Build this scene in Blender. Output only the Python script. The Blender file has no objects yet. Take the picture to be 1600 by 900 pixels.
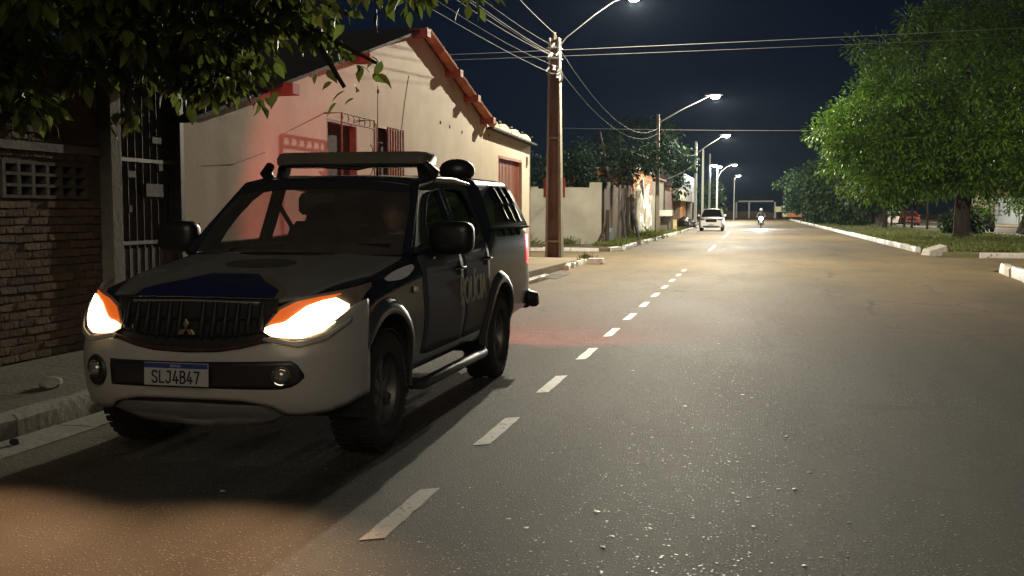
import bpy, bmesh, math, random
import numpy as np
from mathutils import Vector, Matrix, Euler
from mathutils.geometry import tessellate_polygon

R = math.radians
scene = bpy.context.scene
COL = scene.collection

# ------------------------------------------------------------------ camera, sky, sun, exposure
cam_data = bpy.data.cameras.new("camera")
cam_data.sensor_width = 36.0
cam_data.lens = 36.0 * 1640.0 / 1600.0
cam_data.clip_start = 0.05
cam_data.clip_end = 3000.0
camera = bpy.data.objects.new("camera", cam_data)
COL.objects.link(camera)
camera.location = (0, 0, 1.5)
camera.rotation_euler = (R(90 - 4.185), 0, R(12.88))
scene.camera = camera

SUN_EL, SUN_AZ = 27.0, 156.0          # faint town glow and moon from behind the photographer
world = bpy.data.worlds.new("World")
scene.world = world
world.use_nodes = True
wn = world.node_tree
wn.nodes.clear()
w_out = wn.nodes.new("ShaderNodeOutputWorld")
w_bg = wn.nodes.new("ShaderNodeBackground")
w_sky = wn.nodes.new("ShaderNodeTexSky")
w_sky.sky_type = 'NISHITA'
w_sky.sun_disc = False
w_sky.sun_elevation = R(SUN_EL)      # moonlit sky: the daylight dome, thousands of times fainter
w_sky.sun_rotation = R(SUN_AZ)
w_sky.air_density = 1.0
w_sky.dust_density = 0.3
w_sky.ozone_density = 5.0
w_bg.inputs[1].default_value = 0.0009
w_tint = wn.nodes.new("ShaderNodeMix"); w_tint.data_type = 'RGBA'; w_tint.blend_type = 'MULTIPLY'
w_tint.inputs["Factor"].default_value = 1.0; w_tint.inputs[7].default_value = (0.42, 0.75, 1.30, 1)
wn.links.new(w_sky.outputs[0], w_tint.inputs[6]); wn.links.new(w_tint.outputs[2], w_bg.inputs[0])
wn.links.new(w_bg.outputs[0], w_out.inputs[0])

sun_data = bpy.data.lights.new("moon_glow", 'SUN')
sun_data.energy = 0.42
sun_data.angle = R(35)
sun_data.color = (1.0, 0.86, 0.66)
sun = bpy.data.objects.new("moon_glow", sun_data)
COL.objects.link(sun)
_d = Vector((math.sin(R(SUN_AZ)) * math.cos(R(SUN_EL)), math.cos(R(SUN_AZ)) * math.cos(R(SUN_EL)), math.sin(R(SUN_EL))))
sun.rotation_euler = _d.to_track_quat('Z', 'Y').to_euler()

scene.view_settings.view_transform = 'Standard'
scene.view_settings.look = 'None'
scene.view_settings.exposure = 0.40
scene.view_settings.gamma = 1.0
scene.view_settings.use_curve_mapping = False
scene.cycles.use_denoising = True
scene.cycles.max_bounces = 8
scene.cycles.transparent_max_bounces = 16
scene.cycles.sample_clamp_indirect = 3.0
scene.cycles.sample_clamp_direct = 30.0
scene.cycles.caustics_reflective = False
scene.cycles.caustics_refractive = False

LAMP_WHITE = (1.0, 0.91, 0.70)
STREET_W = 3000.0

# ------------------------------------------------------------------ helpers
def pchip(xs, ys, q):
    xs = np.asarray(xs, float); ys = np.asarray(ys, float); q = np.clip(np.asarray(q, float), xs[0], xs[-1])
    h = np.diff(xs); d = np.diff(ys) / h
    m = np.zeros_like(xs)
    m[0], m[-1] = d[0], d[-1]
    for i in range(1, len(xs) - 1):
        m[i] = 0 if d[i-1] * d[i] <= 0 else 2 / (1 / d[i-1] + 1 / d[i])
    i = np.clip(np.searchsorted(xs, q) - 1, 0, len(xs) - 2)
    t = (q - xs[i]) / h[i]
    return ((1 + 2*t) * (1-t)**2 * ys[i] + t * (1-t)**2 * h[i] * m[i] + t*t*(3-2*t) * ys[i+1] + t*t*(t-1) * h[i] * m[i+1])


def link(o, parent=None, loc=None, rot=None):
    COL.objects.link(o)
    if parent is not None:
        o.parent = parent
    if loc is not None:
        o.location = loc
    if rot is not None:
        o.rotation_euler = rot
    return o


def tag(o, label=None, cat=None, group=None, kind=None):
    if label: o["label"] = label
    if cat: o["category"] = cat
    if group: o["group"] = group
    if kind: o["kind"] = kind
    return o


def thing(name, label, cat, loc=(0, 0, 0), rz=0.0, group=None):
    o = bpy.data.objects.new(name, None)
    o.empty_display_size = 0.2
    link(o, None, loc, (0, 0, rz))
    return tag(o, label, cat, group)


def finish(me, smooth):
    if smooth is not None:
        me.polygons.foreach_set("use_smooth", [True] * len(me.polygons))
        if smooth < 179:
            me.set_sharp_from_angle(angle=R(smooth))
    me.update()


class MB:
    """Collects simple solids into one mesh."""
    def __init__(self):
        self.v = []; self.f = []

    def add(self, vs, fs):
        b = len(self.v)
        self.v.extend([tuple(p) for p in vs])
        self.f.extend([tuple(i + b for i in f) for f in fs])
        return self

    def box(self, x0, x1, y0, y1, z0, z1, M=None):
        vs = [Vector((x, y, z)) for z in (z0, z1) for y in (y0, y1) for x in (x0, x1)]
        if M is not None:
            vs = [M @ p for p in vs]
        return self.add(vs, [(0, 2, 3, 1), (4, 5, 7, 6), (0, 1, 5, 4), (2, 6, 7, 3), (0, 4, 6, 2), (1, 3, 7, 5)])

    def tbox(self, c0, s0, c1, s1):
        """box tapering from a rectangle (centre c0, size s0) to another above it"""
        vs = []
        for c, s in ((c0, s0), (c1, s1)):
            for sy in (-1, 1):
                for sx in (-1, 1):
                    vs.append((c[0] + sx * s[0] / 2, c[1] + sy * s[1] / 2, c[2]))
        return self.add(vs, [(0, 2, 3, 1), (4, 5, 7, 6), (0, 1, 5, 4), (2, 6, 7, 3), (0, 4, 6, 2), (1, 3, 7, 5)])

    def tube(self, pts, r, n=8, cap=True, sx=1.0):
        pts = [Vector(p) for p in pts]
        rs = r if isinstance(r, (list, tuple)) else [r] * len(pts)
        t0 = (pts[1] - pts[0]).normalized()
        a = t0.orthogonal().normalized()
        rows = []
        for i, p in enumerate(pts):
            t = (pts[min(i + 1, len(pts) - 1)] - pts[max(i - 1, 0)]).normalized()
            a = (a - t * a.dot(t)).normalized()
            b = t.cross(a)
            rows.append([p + (a * math.cos(2 * math.pi * k / n) * sx + b * math.sin(2 * math.pi * k / n)) * rs[i] for k in range(n)])
        vs = [q for row in rows for q in row]
        fs = []
        for i in range(len(rows) - 1):
            for k in range(n):
                fs.append((i * n + k, i * n + (k + 1) % n, (i + 1) * n + (k + 1) % n, (i + 1) * n + k))
        if cap:
            fs.append(tuple(reversed(range(n))))
            fs.append(tuple(range((len(rows) - 1) * n, len(rows) * n)))
        return self.add(vs, fs)

    def grid(self, rows, close_u=False, close_v=False):
        m, n = len(rows), len(rows[0])
        vs = [p for r in rows for p in r]
        fs = []
        for i in range(m if close_u else m - 1):
            for k in range(n if close_v else n - 1):
                i2, k2 = (i + 1) % m, (k + 1) % n
                fs.append((i * n + k, i * n + k2, i2 * n + k2, i2 * n + k))
        return self.add(vs, fs)

    def lathe(self, prof, n=24, axis='z', c=(0, 0, 0)):
        rows = []
        for (r, h) in prof:
            row = []
            for k in range(n):
                a = 2 * math.pi * k / n
                p = (r * math.cos(a), r * math.sin(a), h)
                if axis == 'x': p = (p[2], p[0], p[1])
                if axis == 'y': p = (p[0], p[2], p[1])
                row.append((p[0] + c[0], p[1] + c[1], p[2] + c[2]))
            rows.append(row)
        return self.grid(rows, close_v=True)

    def poly(self, loops, fn, thick=None):
        """flat polygon (outer loop + holes) in 2D mapped to 3D by fn(a,b,depth); extruded when thick is given"""
        flat = [p for lp in loops for p in lp]
        tris = tessellate_polygon([[Vector((p[0], p[1], 0)) for p in lp] for lp in loops])
        n = len(flat)
        vs = [fn(p[0], p[1], 0.0) for p in flat]
        fs = [tuple(t) for t in tris]
        if thick:
            vs += [fn(p[0], p[1], thick) for p in flat]
            fs += [tuple(i + n for i in reversed(t)) for t in tris]
            b = 0
            for lp in loops:
                m = len(lp)
                for k in range(m):
                    fs.append((b + k, b + (k + 1) % m, n + b + (k + 1) % m, n + b + k))
                b += m
        return self.add(vs, fs)

    def mesh(self, name, smooth=None, recalc=True):
        me = bpy.data.meshes.new(name)
        me.from_pydata(self.v, [], self.f)
        if recalc:
            bm = bmesh.new(); bm.from_mesh(me)
            bmesh.ops.remove_doubles(bm, verts=bm.verts, dist=1e-5)
            bmesh.ops.recalc_face_normals(bm, faces=bm.faces)
            bm.to_mesh(me); bm.free()
        finish(me, smooth)
        return me

    def build(self, name, mat, parent=None, smooth=None, bevel=0.0, loc=None, rot=None, segs=2, solid=0.0, recalc=True):
        me = self.mesh(name, smooth, recalc)
        me.materials.append(mat)
        o = bpy.data.objects.new(name, me)
        link(o, parent, loc, rot)
        if solid:
            md = o.modifiers.new("solid", 'SOLIDIFY'); md.thickness = solid; md.offset = -1
        if bevel:
            md = o.modifiers.new("bevel", 'BEVEL'); md.width = bevel; md.segments = segs; md.limit_method = 'ANGLE'; md.angle_limit = R(35)
            md.harden_normals = False
        return o


def copy_tree(o, parent=None):
    c = o.copy(); COL.objects.link(c); c.parent = parent
    for ch in list(o.children):
        copy_tree(ch, c)
    return c


def applied(o):
    """mesh of o with its modifiers applied"""
    bpy.context.view_layer.update()
    dg = bpy.context.evaluated_depsgraph_get()
    return bpy.data.meshes.new_from_object(o.evaluated_get(dg))


def boolean_cut(o, cutters):
    for c in cutters:
        md = o.modifiers.new("cut", 'BOOLEAN'); md.object = c; md.operation = 'DIFFERENCE'; md.solver = 'EXACT'
    me = applied(o)
    o.modifiers.clear()
    o.data = me
    for c in cutters:
        bpy.data.objects.remove(c)


# ------------------------------------------------------------------ materials
MATS = {}
def nd(nt, t, **kw):
    n = nt.nodes.new(t)
    for k, v in kw.items():
        setattr(n, k, v)
    return n


def M_(name, col, rough=0.6, metal=0.0, var=0.0, scale=6.0, col2=None, bump=0.0, bscale=None, coat=0.0, spec=0.5, emit=None, estr=0.0,
       island=0.0, translucent=0.0, stretch=(1, 1, 1), dust=None, dustamt=0.0, dustrough=0.55):
    """principled material with procedural noise between col and col2, fine bump and per-piece variation"""
    if name in MATS:
        return MATS[name]
    m = bpy.data.materials.new(name); m.use_nodes = True
    nt = m.node_tree
    p = nt.nodes["Principled BSDF"]
    p.inputs["Roughness"].default_value = rough
    p.inputs["Metallic"].default_value = metal
    p.inputs["Specular IOR Level"].default_value = spec
    p.inputs["Coat Weight"].default_value = coat
    p.inputs["Coat Roughness"].default_value = 0.12
    p.inputs["Base Color"].default_value = (*col, 1)
    cur = None
    if var > 0 or col2:
        tc = nd(nt, "ShaderNodeTexCoord"); mp = nd(nt, "ShaderNodeMapping")
        mp.inputs["Scale"].default_value = stretch
        nt.links.new(tc.outputs["Object"], mp.inputs["Vector"])
        nz = nd(nt, "ShaderNodeTexNoise"); nz.inputs["Scale"].default_value = scale; nz.inputs["Detail"].default_value = 6; nz.inputs["Roughness"].default_value = 0.62
        nt.links.new(mp.outputs[0], nz.inputs["Vector"])
        rp = nd(nt, "ShaderNodeValToRGB")
        rp.color_ramp.elements[0].position = 0.3; rp.color_ramp.elements[1].position = 0.7
        c2 = col2 or tuple(min(1, c * (1 + var)) for c in col)
        c1 = col if col2 else tuple(c * (1 - var) for c in col)
        rp.color_ramp.elements[0].color = (*c1, 1); rp.color_ramp.elements[1].color = (*c2, 1)
        nt.links.new(nz.outputs["Fac"], rp.inputs[0])
        cur = rp.outputs[0]
    if island > 0:
        ge = nd(nt, "ShaderNodeNewGeometry"); hs = nd(nt, "ShaderNodeHueSaturation")
        oi = nd(nt, "ShaderNodeObjectInfo")
        ad = nd(nt, "ShaderNodeMath", operation='ADD'); fr = nd(nt, "ShaderNodeMath", operation='FRACT')
        nt.links.new(ge.outputs["Random Per Island"], ad.inputs[0]); nt.links.new(oi.outputs["Random"], ad.inputs[1]); nt.links.new(ad.outputs[0], fr.inputs[0])
        mr = nd(nt, "ShaderNodeMapRange"); mr.inputs["To Min"].default_value = 1 - island; mr.inputs["To Max"].default_value = 1 + island
        nt.links.new(fr.outputs[0], mr.inputs["Value"])
        nt.links.new(mr.outputs[0], hs.inputs["Value"])
        mh = nd(nt, "ShaderNodeMapRange"); mh.inputs["To Min"].default_value = 0.5 - island * 0.05; mh.inputs["To Max"].default_value = 0.5 + island * 0.03
        nt.links.new(fr.outputs[0], mh.inputs["Value"]); nt.links.new(mh.outputs[0], hs.inputs["Hue"])
        if cur: nt.links.new(cur, hs.inputs["Color"])
        else: hs.inputs["Color"].default_value = (*col, 1)
        cur = hs.outputs[0]
    if dust:
        tc = nd(nt, "ShaderNodeTexCoord")
        nz = nd(nt, "ShaderNodeTexNoise"); nz.inputs["Scale"].default_value = 2.2; nz.inputs["Detail"].default_value = 8; nz.inputs["Roughness"].default_value = 0.7
        nt.links.new(tc.outputs["Object"], nz.inputs["Vector"])
        mr = nd(nt, "ShaderNodeMapRange"); mr.inputs["From Min"].default_value = 0.35; mr.inputs["From Max"].default_value = 0.75
        mr.inputs["To Min"].default_value = dustamt * 0.3; mr.inputs["To Max"].default_value = dustamt
        nt.links.new(nz.outputs["Fac"], mr.inputs["Value"])
        mx = nd(nt, "ShaderNodeMix", data_type='RGBA')
        nt.links.new(mr.outputs[0], mx.inputs["Factor"])
        if cur: nt.links.new(cur, mx.inputs[6])
        else: mx.inputs[6].default_value = (*col, 1)
        mx.inputs[7].default_value = (*dust, 1)
        cur = mx.outputs[2]
        ra = nd(nt, "ShaderNodeMapRange"); ra.inputs["To Min"].default_value = rough; ra.inputs["To Max"].default_value = min(1, rough + dustrough)
        nt.links.new(mr.outputs[0], ra.inputs["Value"]); nt.links.new(ra.outputs[0], p.inputs["Roughness"])
    if cur is not None:
        nt.links.new(cur, p.inputs["Base Color"])
    if bump > 0:
        tc = nd(nt, "ShaderNodeTexCoord"); nz = nd(nt, "ShaderNodeTexNoise")
        nz.inputs["Scale"].default_value = bscale or scale * 5; nz.inputs["Detail"].default_value = 5
        nt.links.new(tc.outputs["Object"], nz.inputs["Vector"])
        bp = nd(nt, "ShaderNodeBump"); bp.inputs["Strength"].default_value = bump; bp.inputs["Distance"].default_value = 0.02
        nt.links.new(nz.outputs["Fac"], bp.inputs["Height"]); nt.links.new(bp.outputs[0], p.inputs["Normal"])
    if emit:
        p.inputs["Emission Color"].default_value = (*emit, 1); p.inputs["Emission Strength"].default_value = estr
    if translucent > 0:
        out = nt.nodes["Material Output"]
        tr = nd(nt, "ShaderNodeBsdfTranslucent"); mx = nd(nt, "ShaderNodeMixShader"); mx.inputs[0].default_value = translucent
        if cur is not None: nt.links.new(cur, tr.inputs["Color"])
        else: tr.inputs["Color"].default_value = (*col, 1)
        nt.links.new(p.outputs[0], mx.inputs[1]); nt.links.new(tr.outputs[0], mx.inputs[2]); nt.links.new(mx.outputs[0], out.inputs["Surface"])
    MATS[name] = m
    return m


def glass(name, tint, rough=0.02, refl=1.0, veil=0.0):
    if name in MATS: return MATS[name]
    m = bpy.data.materials.new(name); m.use_nodes = True
    nt = m.node_tree; nt.nodes.clear()
    out = nd(nt, "ShaderNodeOutputMaterial"); tr = nd(nt, "ShaderNodeBsdfTransparent"); gl = nd(nt, "ShaderNodeBsdfGlossy")
    ge = nd(nt, "ShaderNodeNewGeometry"); dt = nd(nt, "ShaderNodeVectorMath", operation='DOT_PRODUCT'); ab = nd(nt, "ShaderNodeMath", operation='ABSOLUTE')
    iv = nd(nt, "ShaderNodeMath", operation='SUBTRACT'); iv.inputs[0].default_value = 1.0; pw = nd(nt, "ShaderNodeMath", operation='POWER'); pw.inputs[1].default_value = 5.0
    fr = nd(nt, "ShaderNodeMath", operation='MULTIPLY_ADD'); fr.inputs[1].default_value = 0.94; fr.inputs[2].default_value = 0.045
    nt.links.new(ge.outputs["Normal"], dt.inputs[0]); nt.links.new(ge.outputs["Incoming"], dt.inputs[1]); nt.links.new(dt.outputs["Value"], ab.inputs[0])
    nt.links.new(ab.outputs[0], iv.inputs[1]); nt.links.new(iv.outputs[0], pw.inputs[0]); nt.links.new(pw.outputs[0], fr.inputs[0])
    mu = nd(nt, "ShaderNodeMath", operation='MULTIPLY'); mu.inputs[1].default_value = refl
    mx = nd(nt, "ShaderNodeMixShader")
    tr.inputs["Color"].default_value = (*tint, 1); gl.inputs["Roughness"].default_value = rough
    nt.links.new(fr.outputs[0], mu.inputs[0]); nt.links.new(mu.outputs[0], mx.inputs[0])
    nt.links.new(tr.outputs[0], mx.inputs[1]); nt.links.new(gl.outputs[0], mx.inputs[2]); nt.links.new(mx.outputs[0], out.inputs["Surface"])
    if veil > 0:      # headlight glare over the pane, painted as a pale film
        df = nd(nt, "ShaderNodeBsdfDiffuse"); df.inputs["Color"].default_value = (.42, .38, .32, 1); m2 = nd(nt, "ShaderNodeMixShader")
        tc = nd(nt, "ShaderNodeTexCoord"); nz = nd(nt, "ShaderNodeTexNoise"); nz.inputs["Scale"].default_value = 4; nz.inputs["Detail"].default_value = 6
        mr = nd(nt, "ShaderNodeMapRange"); mr.inputs["To Min"].default_value = veil * .4; mr.inputs["To Max"].default_value = veil * 1.6
        nt.links.new(tc.outputs["Object"], nz.inputs["Vector"]); nt.links.new(nz.outputs["Fac"], mr.inputs["Value"]); nt.links.new(mr.outputs[0], m2.inputs[0])
        nt.links.new(mx.outputs[0], m2.inputs[1]); nt.links.new(df.outputs[0], m2.inputs[2]); nt.links.new(m2.outputs[0], out.inputs["Surface"])
    MATS[name] = m
    return m


def road_material():
    m = bpy.data.materials.new("asphalt"); m.use_nodes = True
    nt = m.node_tree; p = nt.nodes["Principled BSDF"]
    tc = nd(nt, "ShaderNodeTexCoord")
    # broad wear and tyre-polished bands
    n1 = nd(nt, "ShaderNodeTexNoise"); n1.inputs["Scale"].default_value = 0.55; n1.inputs["Detail"].default_value = 7; n1.inputs["Roughness"].default_value = 0.6
    mp = nd(nt, "ShaderNodeMapping"); mp.inputs["Scale"].default_value = (1.0, 0.35, 1)
    nt.links.new(tc.outputs["Object"], mp.inputs["Vector"]); nt.links.new(mp.outputs[0], n1.inputs["Vector"])
    r1 = nd(nt, "ShaderNodeValToRGB")
    r1.color_ramp.elements[0].position = 0.32; r1.color_ramp.elements[0].color = (0.026, 0.027, 0.022, 1)
    r1.color_ramp.elements[1].position = 0.72; r1.color_ramp.elements[1].color = (0.062, 0.061, 0.048, 1)
    nt.links.new(n1.outputs["Fac"], r1.inputs[0])
    # long tyre-polished and oil-darkened bands following the lane
    tm_ = nd(nt, "ShaderNodeMapping"); tm_.inputs["Scale"].default_value = (1.5, 0.035, 1)
    nt.links.new(tc.outputs["Object"], tm_.inputs["Vector"])
    tn = nd(nt, "ShaderNodeTexNoise"); tn.inputs["Scale"].default_value = 1.0; tn.inputs["Detail"].default_value = 4
    nt.links.new(tm_.outputs[0], tn.inputs["Vector"])
    tr_ = nd(nt, "ShaderNodeMapRange"); tr_.inputs["From Min"].default_value = 0.32; tr_.inputs["From Max"].default_value = 0.68; tr_.inputs["To Min"].default_value = 0.62; tr_.inputs["To Max"].default_value = 1.35
    nt.links.new(tn.outputs["Fac"], tr_.inputs["Value"])
    tv = nd(nt, "ShaderNodeVectorMath", operation='SCALE'); nt.links.new(r1.outputs[0], tv.inputs[0]); nt.links.new(tr_.outputs[0], tv.inputs["Scale"])
    # fine aggregate
    v1 = nd(nt, "ShaderNodeTexVoronoi"); v1.inputs["Scale"].default_value = 50.0; v1.inputs["Randomness"].default_value = 1.0
    nt.links.new(tc.outputs["Object"], v1.inputs["Vector"])
    bwp = nd(nt, "ShaderNodeSeparateColor"); nt.links.new(v1.outputs["Color"], bwp.inputs[0])
    st = nd(nt, "ShaderNodeMapRange"); st.inputs["From Min"].default_value = 0.45; st.inputs["From Max"].default_value = 1.0; st.inputs["To Max"].default_value = 1.0
    nt.links.new(bwp.outputs[0], st.inputs["Value"])
    near = nd(nt, "ShaderNodeMapRange"); near.inputs["From Min"].default_value = 0.006; near.inputs["From Max"].default_value = 0.0
    near.inputs["From Min"].default_value = 0.42; near.inputs["From Max"].default_value = 0.25
    nt.links.new(v1.outputs["Distance"], near.inputs["Value"])
    # patches where the binder is worn off and stones show
    n3 = nd(nt, "ShaderNodeTexNoise"); n3.inputs["Scale"].default_value = 0.32; n3.inputs["Detail"].default_value = 3
    nt.links.new(tc.outputs["Object"], n3.inputs["Vector"])
    w3 = nd(nt, "ShaderNodeMapRange"); w3.inputs["From Min"].default_value = 0.42; w3.inputs["From Max"].default_value = 0.60; w3.inputs["To Min"].default_value = 0.35
    nt.links.new(n3.outputs["Fac"], w3.inputs["Value"])
    m1 = nd(nt, "ShaderNodeMath", operation='MULTIPLY'); nt.links.new(st.outputs[0], m1.inputs[0]); nt.links.new(near.outputs[0], m1.inputs[1])
    m2 = nd(nt, "ShaderNodeMath", operation='MULTIPLY'); nt.links.new(m1.outputs[0], m2.inputs[0]); nt.links.new(w3.outputs[0], m2.inputs[1])
    mx1 = nd(nt, "ShaderNodeMix", data_type='RGBA'); nt.links.new(m2.outputs[0], mx1.inputs["Factor"]); nt.links.new(tv.outputs[0], mx1.inputs[6]); mx1.inputs[7].default_value = (0.46, 0.45, 0.40, 1)
    # earth dragged out of the side streets lies on the crossing and along the left kerb
    sp = nd(nt, "ShaderNodeSeparateXYZ"); nt.links.new(tc.outputs["Object"], sp.inputs[0])
    dy = nd(nt, "ShaderNodeMapRange", interpolation_type='SMOOTHSTEP'); dy.inputs["From Min"].default_value = 8.0; dy.inputs["From Max"].default_value = 24.0
    nt.links.new(sp.outputs[1], dy.inputs["Value"])
    dn = nd(nt, "ShaderNodeTexNoise"); dn.inputs["Scale"].default_value = 0.5; dn.inputs["Detail"].default_value = 8; dn.inputs["Roughness"].default_value = 0.65
    nt.links.new(mp.outputs[0], dn.inputs["Vector"])
    dr = nd(nt, "ShaderNodeMapRange"); dr.inputs["From Min"].default_value = 0.28; dr.inputs["From Max"].default_value = 0.70; dr.inputs["To Min"].default_value = 0.32; dr.inputs["To Max"].default_value = 0.95
    nt.links.new(dn.outputs["Fac"], dr.inputs["Value"])
    dx = nd(nt, "ShaderNodeMapRange", interpolation_type='SMOOTHSTEP'); dx.inputs["From Min"].default_value = -2.6; dx.inputs["From Max"].default_value = -4.6; dx.inputs["To Max"].default_value = 0.30
    nt.links.new(sp.outputs[0], dx.inputs["Value"])
    dm = nd(nt, "ShaderNodeMath", operation='MAXIMUM'); nt.links.new(dy.outputs[0], dm.inputs[0]); nt.links.new(dx.outputs[0], dm.inputs[1])
    dd = nd(nt, "ShaderNodeMath", operation='MULTIPLY'); nt.links.new(dm.outputs[0], dd.inputs[0]); nt.links.new(dr.outputs[0], dd.inputs[1])
    mx2 = nd(nt, "ShaderNodeMix", data_type='RGBA'); nt.links.new(dd.outputs[0], mx2.inputs["Factor"]); nt.links.new(mx1.outputs[2], mx2.inputs[6]); mx2.inputs[7].default_value = (0.29, 0.205, 0.10, 1)
    # hairline cracks and sealed joints
    cn = nd(nt, "ShaderNodeTexNoise"); cn.inputs["Scale"].default_value = 1.4; cn.inputs["Detail"].default_value = 6
    nt.links.new(tc.outputs["Object"], cn.inputs["Vector"])
    cm = nd(nt, "ShaderNodeVectorMath", operation='MULTIPLY_ADD'); cm.inputs[1].default_value = (.9, .9, 0)
    nt.links.new(cn.outputs["Color"], cm.inputs[0]); nt.links.new(tc.outputs["Object"], cm.inputs[2])
    cv = nd(nt, "ShaderNodeTexVoronoi", feature='DISTANCE_TO_EDGE'); cv.inputs["Scale"].default_value = 0.42
    nt.links.new(cm.outputs[0], cv.inputs["Vector"])
    cr = nd(nt, "ShaderNodeMapRange"); cr.inputs["From Min"].default_value = 0.004; cr.inputs["From Max"].default_value = 0.016; cr.inputs["To Min"].default_value = 0.55; cr.inputs["To Max"].default_value = 0.0
    nt.links.new(cv.outputs["Distance"], cr.inputs["Value"])
    ck = nd(nt, "ShaderNodeMath", operation='MULTIPLY'); nt.links.new(cr.outputs[0], ck.inputs[0]); nt.links.new(w3.outputs[0], ck.inputs[1])
    mx3 = nd(nt, "ShaderNodeMix", data_type='RGBA'); nt.links.new(ck.outputs[0], mx3.inputs["Factor"]); nt.links.new(mx2.outputs[2], mx3.inputs[6]); mx3.inputs[7].default_value = (0.016, 0.015, 0.014, 1)
    nt.links.new(mx3.outputs[2], p.inputs["Base Color"])
    # relief
    bp = nd(nt, "ShaderNodeBump"); bp.inputs["Strength"].default_value = 1.0; bp.inputs["Distance"].default_value = 0.010
    n4 = nd(nt, "ShaderNodeTexNoise"); n4.inputs["Scale"].default_value = 150; n4.inputs["Detail"].default_value = 3
    nt.links.new(tc.outputs["Object"], n4.inputs["Vector"])
    ad = nd(nt, "ShaderNodeMath", operation='ADD'); nt.links.new(n4.outputs["Fac"], ad.inputs[0]); nt.links.new(m1.outputs[0], ad.inputs[1])
    nt.links.new(ad.outputs[0], bp.inputs["Height"]); nt.links.new(bp.outputs[0], p.inputs["Normal"])
    ro = nd(nt, "ShaderNodeMapRange"); ro.inputs["To Min"].default_value = 0.62; ro.inputs["To Max"].default_value = 0.80
    nt.links.new(n1.outputs["Fac"], ro.inputs["Value"]); nt.links.new(ro.outputs[0], p.inputs["Roughness"])
    p.inputs["Specular IOR Level"].default_value = 0.34
    return m


asphalt = road_material()
navy = M_("dark_navy_paint", (0.010, 0.014, 0.026), 0.17, coat=0.0, spec=0.15, dust=(0.10, 0.09, 0.075), dustamt=0.13, dustrough=0.12)
hood_paint = M_("dusty_grey_hood", (0.165, 0.17, 0.18), 0.30, coat=0.2, dust=(0.16, 0.145, 0.12), dustamt=0.5, dustrough=0.3)
white_paint = M_("dusty_white_paint", (0.40, 0.395, 0.37), 0.30, coat=0.4, dust=(0.24, 0.21, 0.165), dustamt=0.5)
grey_flare = M_("grey_arch_plastic", (0.035, 0.039, 0.046), 0.22, coat=0.2, dust=(0.10, 0.09, 0.075), dustamt=0.2, dustrough=.2)
door_film = M_("dusty_door_film", (0.032, 0.040, 0.056), 0.45, spec=0.16, dust=(0.11, 0.10, 0.085), dustamt=0.35, dustrough=.3)
black_plastic = M_("black_plastic", (0.012, 0.012, 0.013), 0.38, var=0.15, scale=30)
matte_black = M_("matte_black", (0.008, 0.008, 0.008), 0.85, var=0.2, scale=12)
rubber = M_("rubber", (0.014, 0.014, 0.013), 0.75, var=0.25, scale=20, bump=0.2)
chrome = M_("chrome", (0.62, 0.62, 0.60), 0.12, metal=1.0, var=0.05, scale=10)
alloy = M_("alloy", (0.11, 0.108, 0.10), 0.45, metal=0.6, var=0.15, scale=9)
smoke_lens = M_("smoked_lens", (0.12, 0.105, 0.08), 0.30, coat=0.5, var=0.2, scale=7)
decal_blue = M_("blue_film", (0.012, 0.016, 0.075), 0.35, var=0.2, scale=8, coat=0.3)
decal_gold = M_("gold_film", (0.14, 0.12, 0.075), 0.5, var=0.2, scale=9)
plate_white = M_("plate_white", (0.36, 0.36, 0.35), 0.5, var=0.08, scale=20)
plate_blue = M_("plate_blue", (0.02, 0.04, 0.18), 0.5, var=0.1, scale=20)
ink = M_("black_ink", (0.01, 0.01, 0.01), 0.6, var=0.1, scale=20)
skid_grey = M_("skid_grey", (0.17, 0.16, 0.155), 0.5, var=0.2, scale=8)
screen_glass = glass("windscreen_glass", (0.80, 0.82, 0.80), 0.03, veil=0.10)
side_glass = glass("side_glass", (0.80, 0.81, 0.80), 0.03)
dark_glass = glass("tinted_glass", (0.16, 0.17, 0.17), 0.03)
clear_lens = glass("clear_lens", (0.85, 0.85, 0.83), 0.02)
seat_fabric = M_("seat_fabric", (0.018, 0.018, 0.018), 0.9, var=0.2, scale=25)
head_glow = M_("headlamp_glow", (0.9, 0.85, 0.75), 0.3, emit=(1.0, 0.74, 0.42), estr=9.0, var=0.02)
amber = M_("amber_lens", (0.55, 0.14, 0.03), 0.25, emit=(1.0, 0.16, 0.02), estr=0.42, var=0.1, scale=15)
tail_red = M_("tail_lamp_red", (0.5, 0.01, 0.01), 0.2, emit=(1.0, 0.03, 0.05), estr=2.2, var=0.05)
led_glow = M_("street_led", (0.9, 0.9, 0.9), 0.3, emit=(1.0, 0.95, 0.84), estr=260.0, var=0.02)
cream = M_("cream_plaster", (0.42, 0.365, 0.28), 0.85, var=0.0, scale=0.7, col2=(0.53, 0.47, 0.365), bump=0.12, bscale=14, dust=(0.30, 0.25, 0.18), dustamt=0.38)
plaster_grey = M_("old_plaster", (0.11, 0.10, 0.08), 0.9, col2=(0.20, 0.185, 0.15), scale=2.5, bump=0.3, bscale=18)
whitewash = M_("whitewashed_plaster", (0.25, 0.235, 0.195), 0.9, col2=(0.37, 0.35, 0.29), scale=0.9, bump=0.15, bscale=9)
clay = M_("clay_tile", (0.33, 0.125, 0.055), 0.85, col2=(0.48, 0.21, 0.10), scale=5, bump=0.2, bscale=25, island=0.2)
brick_mat = M_("clay_brick", (0.088, 0.062, 0.036), 0.95, col2=(0.135, 0.100, 0.062), scale=4, bump=0.5, bscale=28, island=0.22)
brick_red = M_("orange_brick", (0.36, 0.17, 0.075), 0.9, col2=(0.46, 0.24, 0.11), scale=3, bump=0.3, bscale=20, island=0.2)
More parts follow.
